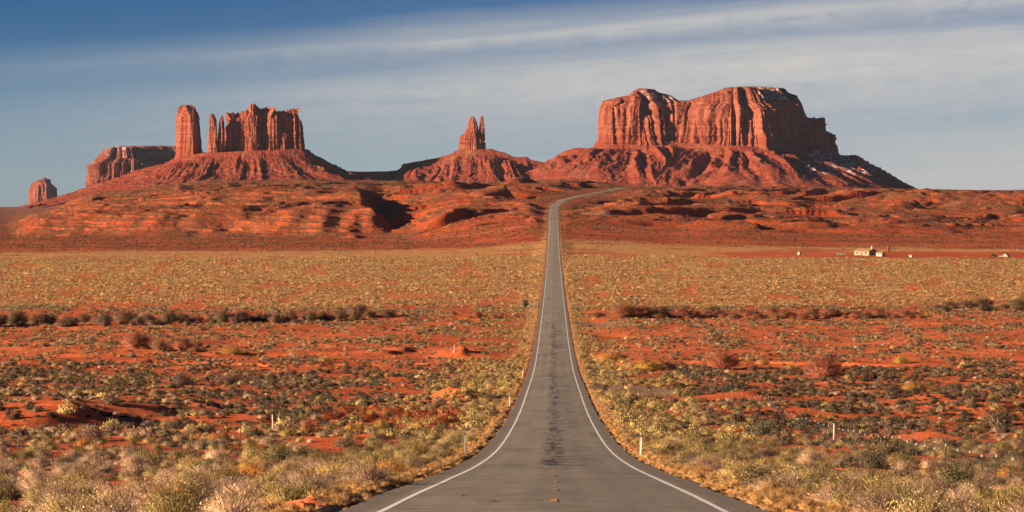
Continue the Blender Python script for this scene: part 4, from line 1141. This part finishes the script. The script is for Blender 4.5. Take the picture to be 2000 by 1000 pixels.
def track_fn(X, D):
    """gravel pull-outs and dirt tracks"""
    off = X - road_x(D)
    t = np.zeros(X.shape)
    def box(o0, o1, d0, d1, so=1.5, sd=3.0):
        wob = 2.0 * noise2(X / 9.0, D / 15.0, 301)
        o = off + wob; d = D + wob * 3
        return sstep(o, o0, o0 + so) * (1 - sstep(o, o1 - so, o1)) * sstep(d, d0, d0 + sd) * (1 - sstep(d, d1 - sd, d1))
    t = np.maximum(t, box(4.5, 19, 405, 452))
    t = np.maximum(t, 0.8 * box(4.5, 24, 832, 862))
    t = np.maximum(t, 0.9 * box(-13, -4.5, 985, 1075))
    for d0, sgn in ((2700, -1), (2420, -1), (2580, 1), (2760, 1)):
        line = np.abs(D - d0 - 25 * noise2(X / 140.0, 0 * X, int(d0)))
        t = np.maximum(t, 0.8 * (1 - sstep(line, 3, 8)) * (off * sgn > 4) * (1 - sstep(np.abs(off), 150, 190)))
    return t


tr_ = track_fn(XXg.ravel(), DD.ravel())
a = bpy.data.meshes['ground'].attributes.new('track', 'FLOAT', 'POINT'); a.data.foreach_set('value', np.ascontiguousarray(tr_, np.float32))

PTS = plants()
# the largest plants in view become things of their own
uu = 1000 + F * PTS[:, 0] / PTS[:, 1]; yy = YH - F * PTS[:, 2] / PTS[:, 1]
px = PTS[:, 4] * F / PTS[:, 1]
inview = (uu > -px * 0.6) & (uu < 2000 + px * 0.6) & (yy < 1000 + px * 0.5) & (PTS[:, 1] > 40)
single = np.zeros(len(PTS), bool)
for k, nmax in enumerate((290, 290, 290, 140)):
    ii = np.where(inview & (PTS[:, 3] == k))[0]
    ii = ii[np.argsort(-px[ii])][:nmax]
    single[ii] = True
ORD = ['first', 'second', 'third', 'fourth', 'fifth', 'sixth', 'seventh', 'eighth', 'ninth', 'tenth', 'eleventh', 'twelfth', 'thirteenth', 'fourteenth', 'fifteenth', 'sixteenth', 'seventeenth', 'eighteenth', 'nineteenth', 'twentieth']
ORD += ['twenty-' + o for o in ORD[:9]] + ['thirtieth'] + ['thirty-' + o for o in ORD[:9]] + ['fortieth'] + ['forty-' + o for o in ORD[:9]] + ['fiftieth'] + ['fifty-' + o for o in ORD[:9]] + ['sixtieth'] + ['sixty-' + o for o in ORD[:9]] + ['seventieth'] + ['seventy-' + o for o in ORD[:9]] + ['eightieth'] + ['eighty-' + o for o in ORD[:9]]
LOOK = {0: ('grey sagebrush', 'sagebrush', 'sagebrush bushes in the foreground'), 1: ('yellow rabbitbrush', 'rabbitbrush', 'yellow rabbitbrush in the foreground'),
        2: ('pale dry bush', 'bush', 'pale leafless bushes in the foreground'), 3: ('golden grass clump', 'grass clump', 'golden grass clumps on the road verge')}
sel = np.where(single)[0]
buck = {}
for i in sel:
    side = 'left' if PTS[i, 0] < road_x(PTS[i, 1]) else 'right'
    row = int(np.clip((1000 - yy[i]) // 14 + 1, 0, 30))
    buck.setdefault((int(PTS[i, 3]), side, row), []).append(i)
for (k, side, row), ids in sorted(buck.items()):
    ids.sort(key=lambda i: abs(PTS[i, 0] - road_x(PTS[i, 1])))
    for n_i, i in enumerate(ids):
        P = PTS[i]
        size = 'big' if P[4] > 0.85 else ('small' if P[4] < 0.45 else 'medium')
        kn = KINDS[k]
        me = INDIV[kn, 0 if P[1] < 230 else 1, int(P[5] * 10) % (4 if P[1] < 230 else 3)]
        o = bpy.data.objects.new(OBNAME[kn], me); C.objects.link(o)
        o.location = P[:3]; o.rotation_euler[2] = P[5]; o.scale = (P[4], P[4], P[4] * (0.85 + 0.3 * ((P[5] * 7) % 1)))
        o.color = (*P[6:9], 1)
        rown = ('bottom edge' if row == 0 else ORD[row - 1] + ' band up')
        o['label'] = '%s %s, %s %s of the road, %s' % (size, LOOK[k][0], ORD[min(n_i, 88)], side, rown)
        o['category'] = LOOK[k][1]; o['group'] = LOOK[k][2]

# all the rest: one scattered ground cover
rest = PTS[~single]
lv = np.where(rest[:, 1] < 230, 0, np.where(rest[:, 1] < 720, 1, 2))
protos = [(k, l, v) for k in KINDS for l in range(3) for v in range(3)]
pidx = rest[:, 3].astype(int) * 9 + lv * 3 + (rest[:, 5] * 10).astype(int) % 3
pm = bpy.data.meshes.new('desert_brush'); pm.vertices.add(len(rest)); pm.vertices.foreach_set('co', np.ascontiguousarray(rest[:, :3], np.float32).ravel())
def pattr(nm, typ, vals):
    a = pm.attributes.new(nm, typ, 'POINT'); a.data.foreach_set({'FLOAT': 'value', 'INT': 'value', 'FLOAT_COLOR': 'color'}[typ], vals)
pattr('pidx', 'INT', pidx.astype(np.int32)); pattr('scl', 'FLOAT', rest[:, 4].astype(np.float32)); pattr('rot', 'FLOAT', rest[:, 5].astype(np.float32))
tc4 = np.ones((len(rest), 4), np.float32); tc4[:, :3] = rest[:, 6:9]
pattr('tint', 'FLOAT_COLOR', tc4.ravel())
brush = obj('desert_brush', pm, kind='stuff', label='low desert brush covering the red plain', category='brush')
gt = bpy.data.node_groups.new('scatter_brush', 'GeometryNodeTree')
gt.interface.new_socket('Geometry', in_out='INPUT', socket_type='NodeSocketGeometry'); gt.interface.new_socket('Geometry', in_out='OUTPUT', socket_type='NodeSocketGeometry')
gi = gt.nodes.new('NodeGroupInput'); go = gt.nodes.new('NodeGroupOutput'); jn = gt.nodes.new('GeometryNodeJoinGeometry')
def named(nm, typ):
    nd = gt.nodes.new('GeometryNodeInputNamedAttribute'); nd.data_type = typ; nd.inputs['Name'].default_value = nm; return nd.outputs['Attribute']
ai = named('pidx', 'INT'); as_ = named('scl', 'FLOAT'); ar = named('rot', 'FLOAT')
cx = gt.nodes.new('ShaderNodeCombineXYZ'); gt.links.new(ar, cx.inputs[2])
for i, (k, l, v) in enumerate(protos):
    V, T, Cc = PLANT[k, l, v]
    po = bpy.data.objects.new(OBNAME[k] + '_source', mesh_np(OBNAME[k] + '_source', V, Ft=T, mat=m_veg_i, cols={'leafvar': Cc}, nrm=dome_normals(V)))
    oi = gt.nodes.new('GeometryNodeObjectInfo'); oi.inputs['Object'].default_value = po; oi.inputs['As Instance'].default_value = True
    cmp_ = gt.nodes.new('FunctionNodeCompare'); cmp_.data_type = 'INT'; cmp_.operation = 'EQUAL'
    gt.links.new(ai, cmp_.inputs[2]); cmp_.inputs[3].default_value = i
    ip = gt.nodes.new('GeometryNodeInstanceOnPoints')
    gt.links.new(gi.outputs[0], ip.inputs['Points']); gt.links.new(cmp_.outputs[0], ip.inputs['Selection']); gt.links.new(oi.outputs['Geometry'], ip.inputs['Instance'])
    gt.links.new(cx.outputs[0], ip.inputs['Rotation']); gt.links.new(as_, ip.inputs['Scale'])
    gt.links.new(ip.outputs[0], jn.inputs[0])
gt.links.new(jn.outputs[0], go.inputs[0])
md = brush.modifiers.new('scatter', 'NODES'); md.node_group = gt
print('plants', len(PTS), 'single', len(sel))

# tall bushes placed one by one
r5 = np.random.RandomState(5)


def tall(u, y, wpx, hpx, tint, label, cat='bush', group=None, kind='tamarisk', name=None):
    X, D, Z = ground_pt(u, y)
    w = wpx / F * D; h = hpx / F * D
    ext = INDIV[kind, 0, 0]
    me = INDIV[kind, 0 if wpx > 14 else 1, r5.randint(3)]
    o = bpy.data.objects.new(name or OBNAME[kind], me); C.objects.link(o)
    o.location = (X, D, Z - 0.05); o.rotation_euler[2] = r5.rand() * 6
    hz_ = {'tamarisk': 1.15, 'rabbit': 0.9, 'sage': 0.68, 'dry': 0.85}[kind]
    o.scale = (w / 1.9, w / 1.9, h / hz_)
    o.color = (*[c * (0.85 + 0.3 * r5.rand()) for c in tint], 1)
    o['label'] = label; o['category'] = cat
    if group: o['group'] = group
    return o


def hedge(u0, u1, y0, y1, n, wpx, hpx, tint, what, group, jit=5):
    us = np.sort(np.linspace(u0, u1, n) + r5.uniform(-16, 16, n))
    us = us[r5.rand(n) < 0.88]
    for k, u in enumerate(us):
        s_ = math.exp(0.30 * r5.randn())
        t = (u - u0) / (u1 - u0)
        tall(u, y0 + (y1 - y0) * t + r5.uniform(-jit, jit), wpx * s_ * 1.35, hpx * s_ * r5.uniform(0.55, 1.0), tint, '%s, %s from left' % (what, ORD[min(k, 88)]), 'bush', group)


GREY = (0.26, 0.16, 0.11); RED = (0.58, 0.215, 0.115); RBR = (0.42, 0.19, 0.11)
hedge(-20, 605, 636, 629, 84, 24, 18, GREY, 'tall grey-brown bush in the left wash', 'bushes lining the left wash')
hedge(640, 745, 624, 622, 8, 24, 19, GREY, 'grey bush near the end of the left wash', 'bushes at the end of the left wash')
hedge(1180, 1800, 618, 619, 78, 25, 13, RBR, 'reddish-brown bush in the wash right of the road', 'bushes lining the right wash')
hedge(1835, 2010, 604, 604, 20, 24, 13, GREY, 'dark bush in the wash at the right edge', 'bushes in the wash at the far right')
hedge(270, 405, 682, 684, 9, 32, 22, RBR, 'brown bush beside the cut bank on the left', 'bushes beside the left cut bank')
hedge(895, 1000, 618, 622, 8, 18, 10, RBR, 'low red-brown bush on the left near the road', 'low bushes left of the road')
hedge(640, 905, 818, 836, 14, 34, 15, (0.34, 0.095, 0.045), 'low rust-red bush on the left plain', 'rust-red bushes left of the road')
for (u, y, w, h, t, lab) in [
    (1413, 722, 86, 38, RED, 'large rounded reddish leafless bush on the right plain'), (1613, 744, 104, 50, RED, 'largest rounded reddish leafless bush on the right plain'),
    (1470, 727, 26, 16, GREY, 'small dark bush between the two large reddish bushes'), (600, 850, 36, 30, RED, 'rust-red bush beside the left fence'),
    (437, 862, 22, 20, RED, 'small rust-red bush in the gully under the left fence'), (150, 888, 44, 18, (0.36, 0.11, 0.05), 'low rust-red bush on the far left'),
    (690, 618, 40, 20, GREY, 'rounded grey bush standing alone left of the road'), (1025, 600, 20, 16, GREY, 'dark bush by the left verge far down the road')]:
    tall(u, y, w, h, t, lab, 'bush')
YEL = (0.70, 0.43, 0.12)
for (u, y, w, h, lab) in [
    (727, 818, 36, 22, 'round golden bush on red soil, furthest left of four'), (745, 838, 40, 24, 'round golden bush second from the left on red soil'), (817, 842, 48, 25, 'wide golden bush third from the left on red soil'),
    (855, 832, 34, 22, 'golden bush fourth from the left on red soil'), (635, 708, 36, 14, 'yellow bush growing on the red cut bank'), (455, 692, 76, 14, 'wide yellow bush behind the cut bank'),
    (1268, 722, 80, 20, 'wide yellow bush on a mound right of the road'), (1190, 706, 60, 16, 'yellow-green bush close right of the road'), (1490, 712, 36, 14, 'yellow bush left of the largest reddish bush'),
    (1545, 722, 34, 12, 'low yellow bush touching the largest reddish bush'), (1760, 710, 38, 18, 'yellow bush with a long shadow on the right plain'), (1790, 762, 80, 20, 'wide yellow bush right of the largest reddish bush'),
    (563, 852, 44, 20, 'orange-yellow bush beside the rust-red bush at the fence'), (1010, 700, 26, 14, 'yellow bush on the left verge')]:
    tall(u, y, w, h, YEL, lab, 'bush', kind='rabbit', name='golden_bush')
for (u, y, w, h, lab) in [(345, 838, 56, 26, 'dark rounded bush on the left plain'), (186, 862, 70, 32, 'dark rounded bush behind the left fence'), (1490, 850, 60, 30, 'dark rounded bush on the right plain'),
                          (1740, 890, 90, 40, 'largest grey bush on the right plain'), (1700, 915, 86, 42, 'grey bush in front of the largest grey bush'), (1870, 950, 100, 50, 'dark grey bush near the lower right corner'), (540, 915, 80, 46, 'dark grey bush among pale ones, lower left'),
                          (775, 928, 44, 30, 'dark twiggy bush beside yellow shrub, left verge'), (1950, 830, 80, 34, 'dark grey bush on a mound at the right edge'), (360, 752, 60, 26, 'dark bush on the left plain beside bare red soil'), (450, 750, 70, 24, 'wide dark bush on the left plain')]:
    tall(u, y, w, h, (0.21, 0.155, 0.105), lab, 'bush', kind='sage', name='dark_bush')

# ------------------------------------------------------------------ fences
m_post = simple_mat('green_steel_post', (0.035, 0.055, 0.035), 0.6)
m_tip = simple_mat('white_post_paint', (0.42, 0.42, 0.40), 0.6, 0.1)
m_wire = simple_mat('galvanised_wire', (0.30, 0.29, 0.27), 0.5, 0.1, metal=0.6)
m_wood = simple_mat('weathered_wood', (0.42, 0.36, 0.28), 0.9, 0.3)


def tpost_mesh():
    bm = bmesh.new(); bx(bm, -0.024, 0.024, -0.004, 0.004, -0.2, 1.28); bx(bm, -0.004, 0.004, 0.005, 0.042, -0.2, 1.28)
    for k in range(9): bx(bm, -0.009, 0.009, -0.013, -0.005, 0.15 + k * .12, 0.18 + k * .12)
    return bm_mesh('post', bm, m_post)
def tip_mesh():
    bm = bmesh.new(); bx(bm, -0.027, 0.027, -0.016, 0.046, 1.17, 1.30, 0.004); return bm_mesh('tip', bm, m_tip)
def wood_mesh():
    bm = bmesh.new(); cyl(bm, (0, 0, -.3), (0.01, 0, 1.5), 0.085, 0.07, 12); return bm_mesh('wooden_post', bm, m_wood)


me_post, me_tip, me_wp = tpost_mesh(), tip_mesh(), wood_mesh()


def fence(offs, dlist, woods, label, tips):
    x0 = road_x(dlist[0]) + offs(dlist[0])
    root = empty('fence', (x0, dlist[0], float(ground(np.array([x0]), np.array([dlist[0]]))[0])), label, 'fence')
    org = root.location.copy(); pts = []
    for k, d in enumerate(dlist):
        x = float(road_x(d) + offs(d)); z = float(ground(np.array([x]), np.array([d]))[0])
        wd_ = k in woods
        p = bpy.data.objects.new('wooden_post' if wd_ else 'post', me_wp if wd_ else me_post); C.objects.link(p); p.parent = root
        p.location = Vector((x, d, z)) - org; p.rotation_euler = (r5.uniform(-.03, .03), r5.uniform(-.04, .04), r5.uniform(-.4, .4))
        p.scale = (1, 1, 1 + r5.uniform(-.05, .06))
        if tips and not wd_ and (d < 360 or k % 2):
            t = bpy.data.objects.new('tip', me_tip); C.objects.link(t); t.parent = p
        pts.append((x, d, z))
    bm = bmesh.new()
    for h in (0.35, 0.65, 0.92, 1.18):
        for a_, b_ in zip(pts[:-1], pts[1:]):
            cyl(bm, Vector((a_[0], a_[1], a_[2] + h)) - org, Vector((b_[0], b_[1], b_[2] + h)) - org, 0.004, seg=3)
    obj('wire', bm_mesh('wire', bm, m_wire), root)
    return root


dl = np.arange(118, 600, 5.2)[:94] + r5.uniform(-.4, .4, 94)[:len(np.arange(118, 600, 5.2)[:94])]
fence(lambda d: np.interp(d, [128, 200, 560, 1050], [-23.8, -24.9, -30, -22.5]), list(dl), {28}, 'thin wire fence on dark steel posts, left of the road', False)
dr = np.arange(112, 620, 5.4); dr = dr + r5.uniform(-.4, .4, len(dr))
fence(lambda d: np.interp(d, [132, 240, 330, 630], [20.6, 23.6, 25, 23]), list(dr), {24}, 'thin wire fence on white-tipped steel posts, right of the road', True)
# far stretches of the same fences, over the plain
dl2 = np.concatenate([np.arange(960, 2140, 13.0)]); fence(lambda d: np.interp(d, [560, 1050, 2200], [-30, -23, -23]), list(dl2), set(range(0, 90, 8)), 'distant wire fence crossing the plain left of the road', False)
dr2 = np.arange(960, 2200, 13.0); fence(lambda d: np.interp(d, [630, 1390, 2200], [23, 25, 24]), list(dr2), set(range(0, 95, 8)), 'distant wire fence crossing the plain right of the road', False)

# ------------------------------------------------------------------ roadside markers
m_del = simple_mat('delineator_plastic', (0.62, 0.62, 0.58), 0.5, 0.12)
m_delg = simple_mat('grey_delineator', (0.24, 0.25, 0.24), 0.6, 0.2)
m_refl = simple_mat('reflector', (0.10, 0.09, 0.085), 0.35, 0.1)
m_brown = simple_mat('brown_marker', (0.22, 0.075, 0.03), 0.8, 0.2)


def delineator(u, y, h, label, mat=None, lean=0.0):
    X, D, Z = ground_pt(u, y)
    root = empty('delineator_post', (X, D, Z), label, 'marker post', 'marker posts along the road')
    bm = bmesh.new(); bx(bm, -0.055, 0.055, -0.010, 0.010, -.2, h, 0.006); bx(bm, -0.058, -0.045, -0.03, -0.011, -.2, h * .97); bx(bm, 0.045, 0.058, -0.03, -0.011, -.2, h * .97)
    o = obj('post', bm_mesh('post', bm, mat or m_del), root)
    bm = bmesh.new(); bx(bm, -0.045, 0.045, -0.045, -0.0305, h - .25, h - 0.03, 0.004); obj('reflector', bm_mesh('reflector', bm, m_refl), root)
    root.rotation_euler = (0, lean, 0)


delineator(907, 886, 1.40, 'grey marker post on the left verge, nearest on that side', m_delg)
delineator(1250, 891, 1.32, 'pale marker post on the right verge, leaning slightly', m_del, 0.05)
delineator(995, 795, 1.45, 'white marker post with a dark top on the left verge', m_del)
delineator(1020, 738, 1.40, 'small white marker post, furthest on the left verge', m_del)
delineator(1166, 793, 1.15, 'small pale marker post half hidden by brush, right verge', m_delg)
for (u, y, lab) in ((1033, 683, 'short brown wooden stake on the left verge'), (1122, 684, 'short brown wooden stake on the right verge'), (1108, 640, 'brown stake at the gravel track right of the road')):
    X, D, Z = ground_pt(u, y); bm = bmesh.new(); cyl(bm, (0, 0, -.2), (0, 0, 1.1), 0.09, 0.08, 10)
    for v in list(bm.verts):
        if v.co.z > 1: v.co.z += v.co.x * 0.6
    o = obj('wooden_stake', bm_mesh('wooden_stake', bm, m_brown), loc=(X, D, Z)); o['label'] = lab; o['category'] = 'stake'
X, D, Z = ground_pt(887, 690); bm = bmesh.new(); cyl(bm, (0, 0, -.3), (.08, 0, 1.8), 0.11, 0.08, 10); cyl(bm, (.02, 0, .5), (-.5, .1, -.1), 0.05, 0.05, 8)
o = obj('wooden_post', bm_mesh('wooden_post', bm, m_wood), loc=(X, D, Z)); o['label'] = 'pale wooden post with a brace, alone on red soil left of the road'; o['category'] = 'post'

# ------------------------------------------------------------------ homestead on the right plain
m_stucco = simple_mat('cream_stucco', (0.30, 0.23, 0.155), 0.9, 0.12, 0.8)
m_roof = simple_mat('brown_shingles', (0.30, 0.18, 0.11), 0.9, 0.2, 1.5)
m_glass = simple_mat('dark_glass', (0.03, 0.035, 0.04), 0.15, 0.1, spec=0.5)
m_dkwood = simple_mat('dark_boards', (0.10, 0.065, 0.05), 0.9, 0.25)
m_wht = simple_mat('white_siding', (0.42, 0.36, 0.28), 0.7, 0.08)
m_rust = simple_mat('rusted_steel', (0.12, 0.045, 0.03), 0.8, 0.35, 2.0)
m_tire = simple_mat('tyre_rubber', (0.02, 0.02, 0.02), 0.9)
m_green = simple_mat('pale_green_paint', (0.36, 0.46, 0.38), 0.4, 0.06, spec=0.5)
m_dkp = simple_mat('dark_blue_paint', (0.035, 0.04, 0.055), 0.4, 0.06, spec=0.5)


def house(name, u, y, L, Wd, H, rise, rz, label, wallm, roofm, wins, door, chim=None, cat='house'):
    X, D, Z = ground_pt(u, y, 1500, 3000)
    root = empty(name, (X, D, Z), label, cat, rz=rz)
    bm = bmesh.new()
    prism(bm, [(-Wd / 2, -0.3), (Wd / 2, -0.3), (Wd / 2, H), (0, H + rise - 0.02), (-Wd / 2, H)], -L / 2, L / 2)
    obj('wall', bm_mesh('wall', bm, wallm), root)
    bm = bmesh.new(); e = 0.45; k = rise / (Wd / 2)
    prism(bm, [(-Wd / 2 - e, H - e * k), (0, H + rise), (Wd / 2 + e, H - e * k), (Wd / 2 + e, H - e * k + .14), (0, H + rise + .16), (-Wd / 2 - e, H - e * k + .14)], -L / 2 - e, L / 2 + e)
    rf = obj('roof', bm_mesh('roof', bm, roofm), root)
    for (side, c, w, z0, z1) in wins:
        bm = bmesh.new(); bm2 = bmesh.new()
        if side == 'x-':
            bx(bm, -Wd / 2 - .06, -Wd / 2 - .003, c - w / 2 - .08, c + w / 2 + .08, z0 - .08, z1 + .08); bx(bm2, -Wd / 2 - .075, -Wd / 2 - .063, c - w / 2, c + w / 2, z0, z1)
        else:
            bx(bm, c - w / 2 - .08, c + w / 2 + .08, -L / 2 - .06, -L / 2 - .003, z0 - .08, z1 + .08); bx(bm2, c - w / 2, c + w / 2, -L / 2 - .075, -L / 2 - .063, z0, z1)
        f = obj('window', bm_mesh('window', bm, m_wht), root); obj('pane', bm_mesh('pane', bm2, m_glass), f)
    if door:
        side, c = door; bm = bmesh.new()
        if side == 'x-': bx(bm, -Wd / 2 - .08, -Wd / 2 - .003, c - .45, c + .45, 0, 2.05)
        else: bx(bm, c - .45, c + .45, -L / 2 - .08, -L / 2 - .003, 0, 2.05)
        obj('door', bm_mesh('door', bm, m_dkwood), root)
    if chim:
        bm = bmesh.new(); bx(bm, chim[0] - .5, chim[0] + .5, chim[1] - .5, chim[1] + .5, H, H + rise + 1.5); bx(bm, chim[0] - .58, chim[0] + .58, chim[1] - .58, chim[1] + .58, H + rise + 1.503, H + rise + 1.65)
        obj('chimney', bm_mesh('chimney', bm, m_wht), rf)
    return root


house('house', 1690, 498.3, 11.5, 9.0, 2.7, 1.5, math.radians(50), 'cream house with a brown roof and dark gable end', m_stucco, m_roof,
      [('x-', -3.2, 1.4, 1.0, 2.1), ('x-', 3.4, 1.4, 1.0, 2.1), ('y', 1.8, 1.3, 1.0, 2.1)], ('x-', 0.2), (0.4, -4.9))
house('shed', 1720, 500.2, 4.8, 3.4, 1.9, .7, math.radians(45), 'small pale shed in front of the cream house', m_wht, m_roof, [('x-', 0.9, .7, .9, 1.5)], ('y', -.2), cat='shed')
house('hut', 1561, 497.6, 1.6, 1.5, 1.7, .35, math.radians(45), 'tiny pale hut alone at the left of the yard', m_wht, m_roof, [], ('y', 0), cat='hut')
house('white_shed', 1780, 502.2, 2.3, 1.7, 1.0, .2, math.radians(40), 'low white box shed right of the homestead', m_wht, m_wht, [], None, cat='shed')
# leaning rusty tank
X, D, Z = ground_pt(1734, 491.5, 1500, 3000)
root = empty('water_tank', (X, D, Z), 'tall rusty cylindrical tank leaning to the right, behind the shed', 'tank')
bm = bmesh.new(); cyl(bm, (0, 0, -.2), (.75, 0, 4.0), 1.15, 1.15, 28); obj('tank_body', bm_mesh('tank_body', bm, m_rust), root)
bm = bmesh.new()
for t in (0.06, 0.35, 0.66, 0.95): cyl(bm, (.75 * t, 0, 4.2 * t - .2), (.75 * t + .02, 0, 4.2 * t - .08), 1.19, 1.19, 28)
obj('hoop', bm_mesh('hoop', bm, m_dkwood), root)


def vehicle(name, u, y, rz, prof, cabin, L, Wd, mat, wheels, label, cat, extra=None):
    X, D, Z = ground_pt(u, y, 1500, 3000)
    root = empty(name, (X, D, Z), label, cat, rz=rz)
    bm = bmesh.new(); prism(bm, prof, -Wd / 2, Wd / 2)
    bmesh.ops.bevel(bm, geom=bm.edges[:], offset=0.06, segments=2, affect='EDGES'); obj('body', bm_mesh('body', bm, mat), root)
    bm = bmesh.new(); prism(bm, cabin, -Wd / 2 + .03, Wd / 2 - .03)
    for v in bm.verts:
        if v.co.z > cabin[1][1] - .01: v.co.y *= 0.82
    obj('window', bm_mesh('window', bm, m_glass), root)
    top = [p for p in cabin if p[1] > cabin[0][1] + .2]
    bm = bmesh.new(); bx(bm, min(p[0] for p in top) - .05, max(p[0] for p in top) + .05, -Wd / 2 * .84, Wd / 2 * .84, top[0][1] + .003, top[0][1] + .07, .02); obj('roof', bm_mesh('roof', bm, mat), root)
    for wx in wheels:
        for sy in (-1, 1):
            bm = bmesh.new(); cyl(bm, (wx, sy * (Wd / 2 - .2), .34), (wx, sy * (Wd / 2 + .02), .34), .34, .34, 18)
            w_ = obj('wheel', bm_mesh('wheel', bm, m_tire), root)
            bm = bmesh.new(); cyl(bm, (wx, sy * (Wd / 2 + .022), .34), (wx, sy * (Wd / 2 + .04), .34), .18, .18, 12); obj('rim', bm_mesh('rim', bm, m_wire), w_)
    for sy in (-.6, .6):
        bm = bmesh.new(); bx(bm, -L / 2 - .02, -L / 2 + .01, sy - .15, sy + .15, .62, .76); obj('headlight', bm_mesh('headlight', bm, m_wht), root)
    return root


vehicle('parked_car', 1642, 498.0, math.radians(12), [(-2.4, .3), (2.4, .3), (2.45, .85), (1.9, .98), (-1.0, .98), (-2.35, .8)], [(-1.2, .97), (-.5, 1.42), (1.1, 1.42), (1.8, .97)], 4.8, 1.8, m_green, (-1.45, 1.45), 'pale green car parked left of the cream house', 'car')
vehicle('pickup_truck', 1941, 501.8, math.radians(8), [(-2.6, .4), (2.6, .4), (2.6, 1.1), (.6, 1.1), (.55, 1.0), (-1.3, 1.1), (-2.6, 1.0)], [(-1.3, 1.1), (-.8, 1.75), (.3, 1.75), (.5, 1.1)], 5.2, 1.9, m_dkp, (-1.6, 1.6), 'dark pickup truck parked at the far right of the plain', 'pickup truck')
vehicle('small_car', 1954.5, 502.3, math.radians(-10), [(-1.7, .3), (1.7, .3), (1.7, .8), (-1.0, .85), (-1.7, .7)], [(-1.0, .84), (-.5, 1.35), (1.2, 1.35), (1.65, .84)], 3.4, 1.6, m_wht, (-1.1, 1.1), 'small white car beside the dark pickup truck', 'car')
X, D, Z = ground_pt(1966, 501.6, 1500, 3000)
root = empty('tent', (X, D, Z), 'white ridge tent at the far right of the plain', 'tent', rz=math.radians(-40))
bm = bmesh.new(); prism(bm, [(-1.7, 0), (1.7, 0), (1.5, .9), (0, 2.1), (-1.5, .9)], -1.9, 1.9); obj('canvas', bm_mesh('canvas', bm, m_wht), root)
bm = bmesh.new(); prism(bm, [(-.6, 0.02), (.6, 0.02), (0, 1.7)], -1.93, -1.903); obj('entrance', bm_mesh('entrance', bm, m_dkwood), root)
X, D, Z = ground_pt(1034, 538)
root = empty('utility_box', (X, D, Z), 'small cream box standing alone left of the far road', 'box')
bm = bmesh.new(); bx(bm, -.5, .5, -.3, .3, 0, 1.25, .03); obj('cabinet', bm_mesh('cabinet', bm, m_stucco), root)
bm = bmesh.new(); bx(bm, -.56, .56, -.36, .36, 1.253, 1.33, .02); obj('lid', bm_mesh('lid', bm, m_wht), root)

# ------------------------------------------------------------------ broken sandstone by the verge
m_stone = simple_mat('red_stone', (0.46, 0.125, 0.055), 0.95, 0.3, 3.0, spec=0.05)
def rock_mesh(seed):
    r = np.random.RandomState(seed); bm = bmesh.new()
    for k in range(16): bm.verts.new(r.randn(3) * [0.55, 0.5, 0.3])
    res = bmesh.ops.convex_hull(bm, input=bm.verts)
    bmesh.ops.delete(bm, geom=[v for v in bm.verts if not v.link_faces], context='VERTS')
    bmesh.ops.bevel(bm, geom=bm.edges[:], offset=0.03, segments=1, affect='EDGES')
    return bm_mesh('rock', bm, m_stone)
rk = [rock_mesh(300 + k) for k in range(6)]
for (u0, u1, y0, y1, n, what, side) in ((1405, 1585, 928, 968, 44, 'red stone in the broken pile beside the right verge', 'stones beside the right verge'), (470, 610, 978, 1000, 26, 'red stone scattered at the bottom edge, left of the road', 'stones at the bottom left'), (680, 750, 930, 946, 14, 'red stone on the left verge near pale bushes', 'stones on the left verge')):
    us = np.sort(r5.uniform(u0, u1, n))
    for k, u in enumerate(us):
        X, D, Z = ground_pt(u, y0 + (y1 - y0) * ((u - u0) / (u1 - u0) * .6 + .4 * r5.rand()) if 'right' in side else r5.uniform(y0, y1))
        o = bpy.data.objects.new('rock', rk[r5.randint(6)]); C.objects.link(o)
        s_ = 0.16 * math.exp(.45 * r5.randn()); o.location = (X, D, Z + s_ * .12); o.scale = (s_ * 1.5, s_ * 1.2, s_); o.rotation_euler = (r5.uniform(-.4, .4), r5.uniform(-.4, .4), r5.rand() * 6)
        o['label'] = '%s, %s from the left' % (what, ORD[min(k, 88)]); o['category'] = 'rock'; o['group'] = side

# ------------------------------------------------------------------ the air
bm = bmesh.new(); bx(bm, -36000, 36000, -1500, 46000, -345, 420)
mh = bpy.data.materials.new('haze'); mh.use_nodes = True; mh.node_tree.nodes.clear()
n = NT(mh.node_tree); pv = n.node('ShaderNodeVolumePrincipled'); oo = n.node('ShaderNodeOutputMaterial')
pv.inputs['Color'].default_value = (0.55, 0.72, 1.0, 1); pv.inputs['Density'].default_value = 0.0000042; pv.inputs['Anisotropy'].default_value = 0.0
n.l.new(pv.outputs[0], oo.inputs['Volume'])
obj('haze', bm_mesh('haze', bm, mh), kind='stuff')
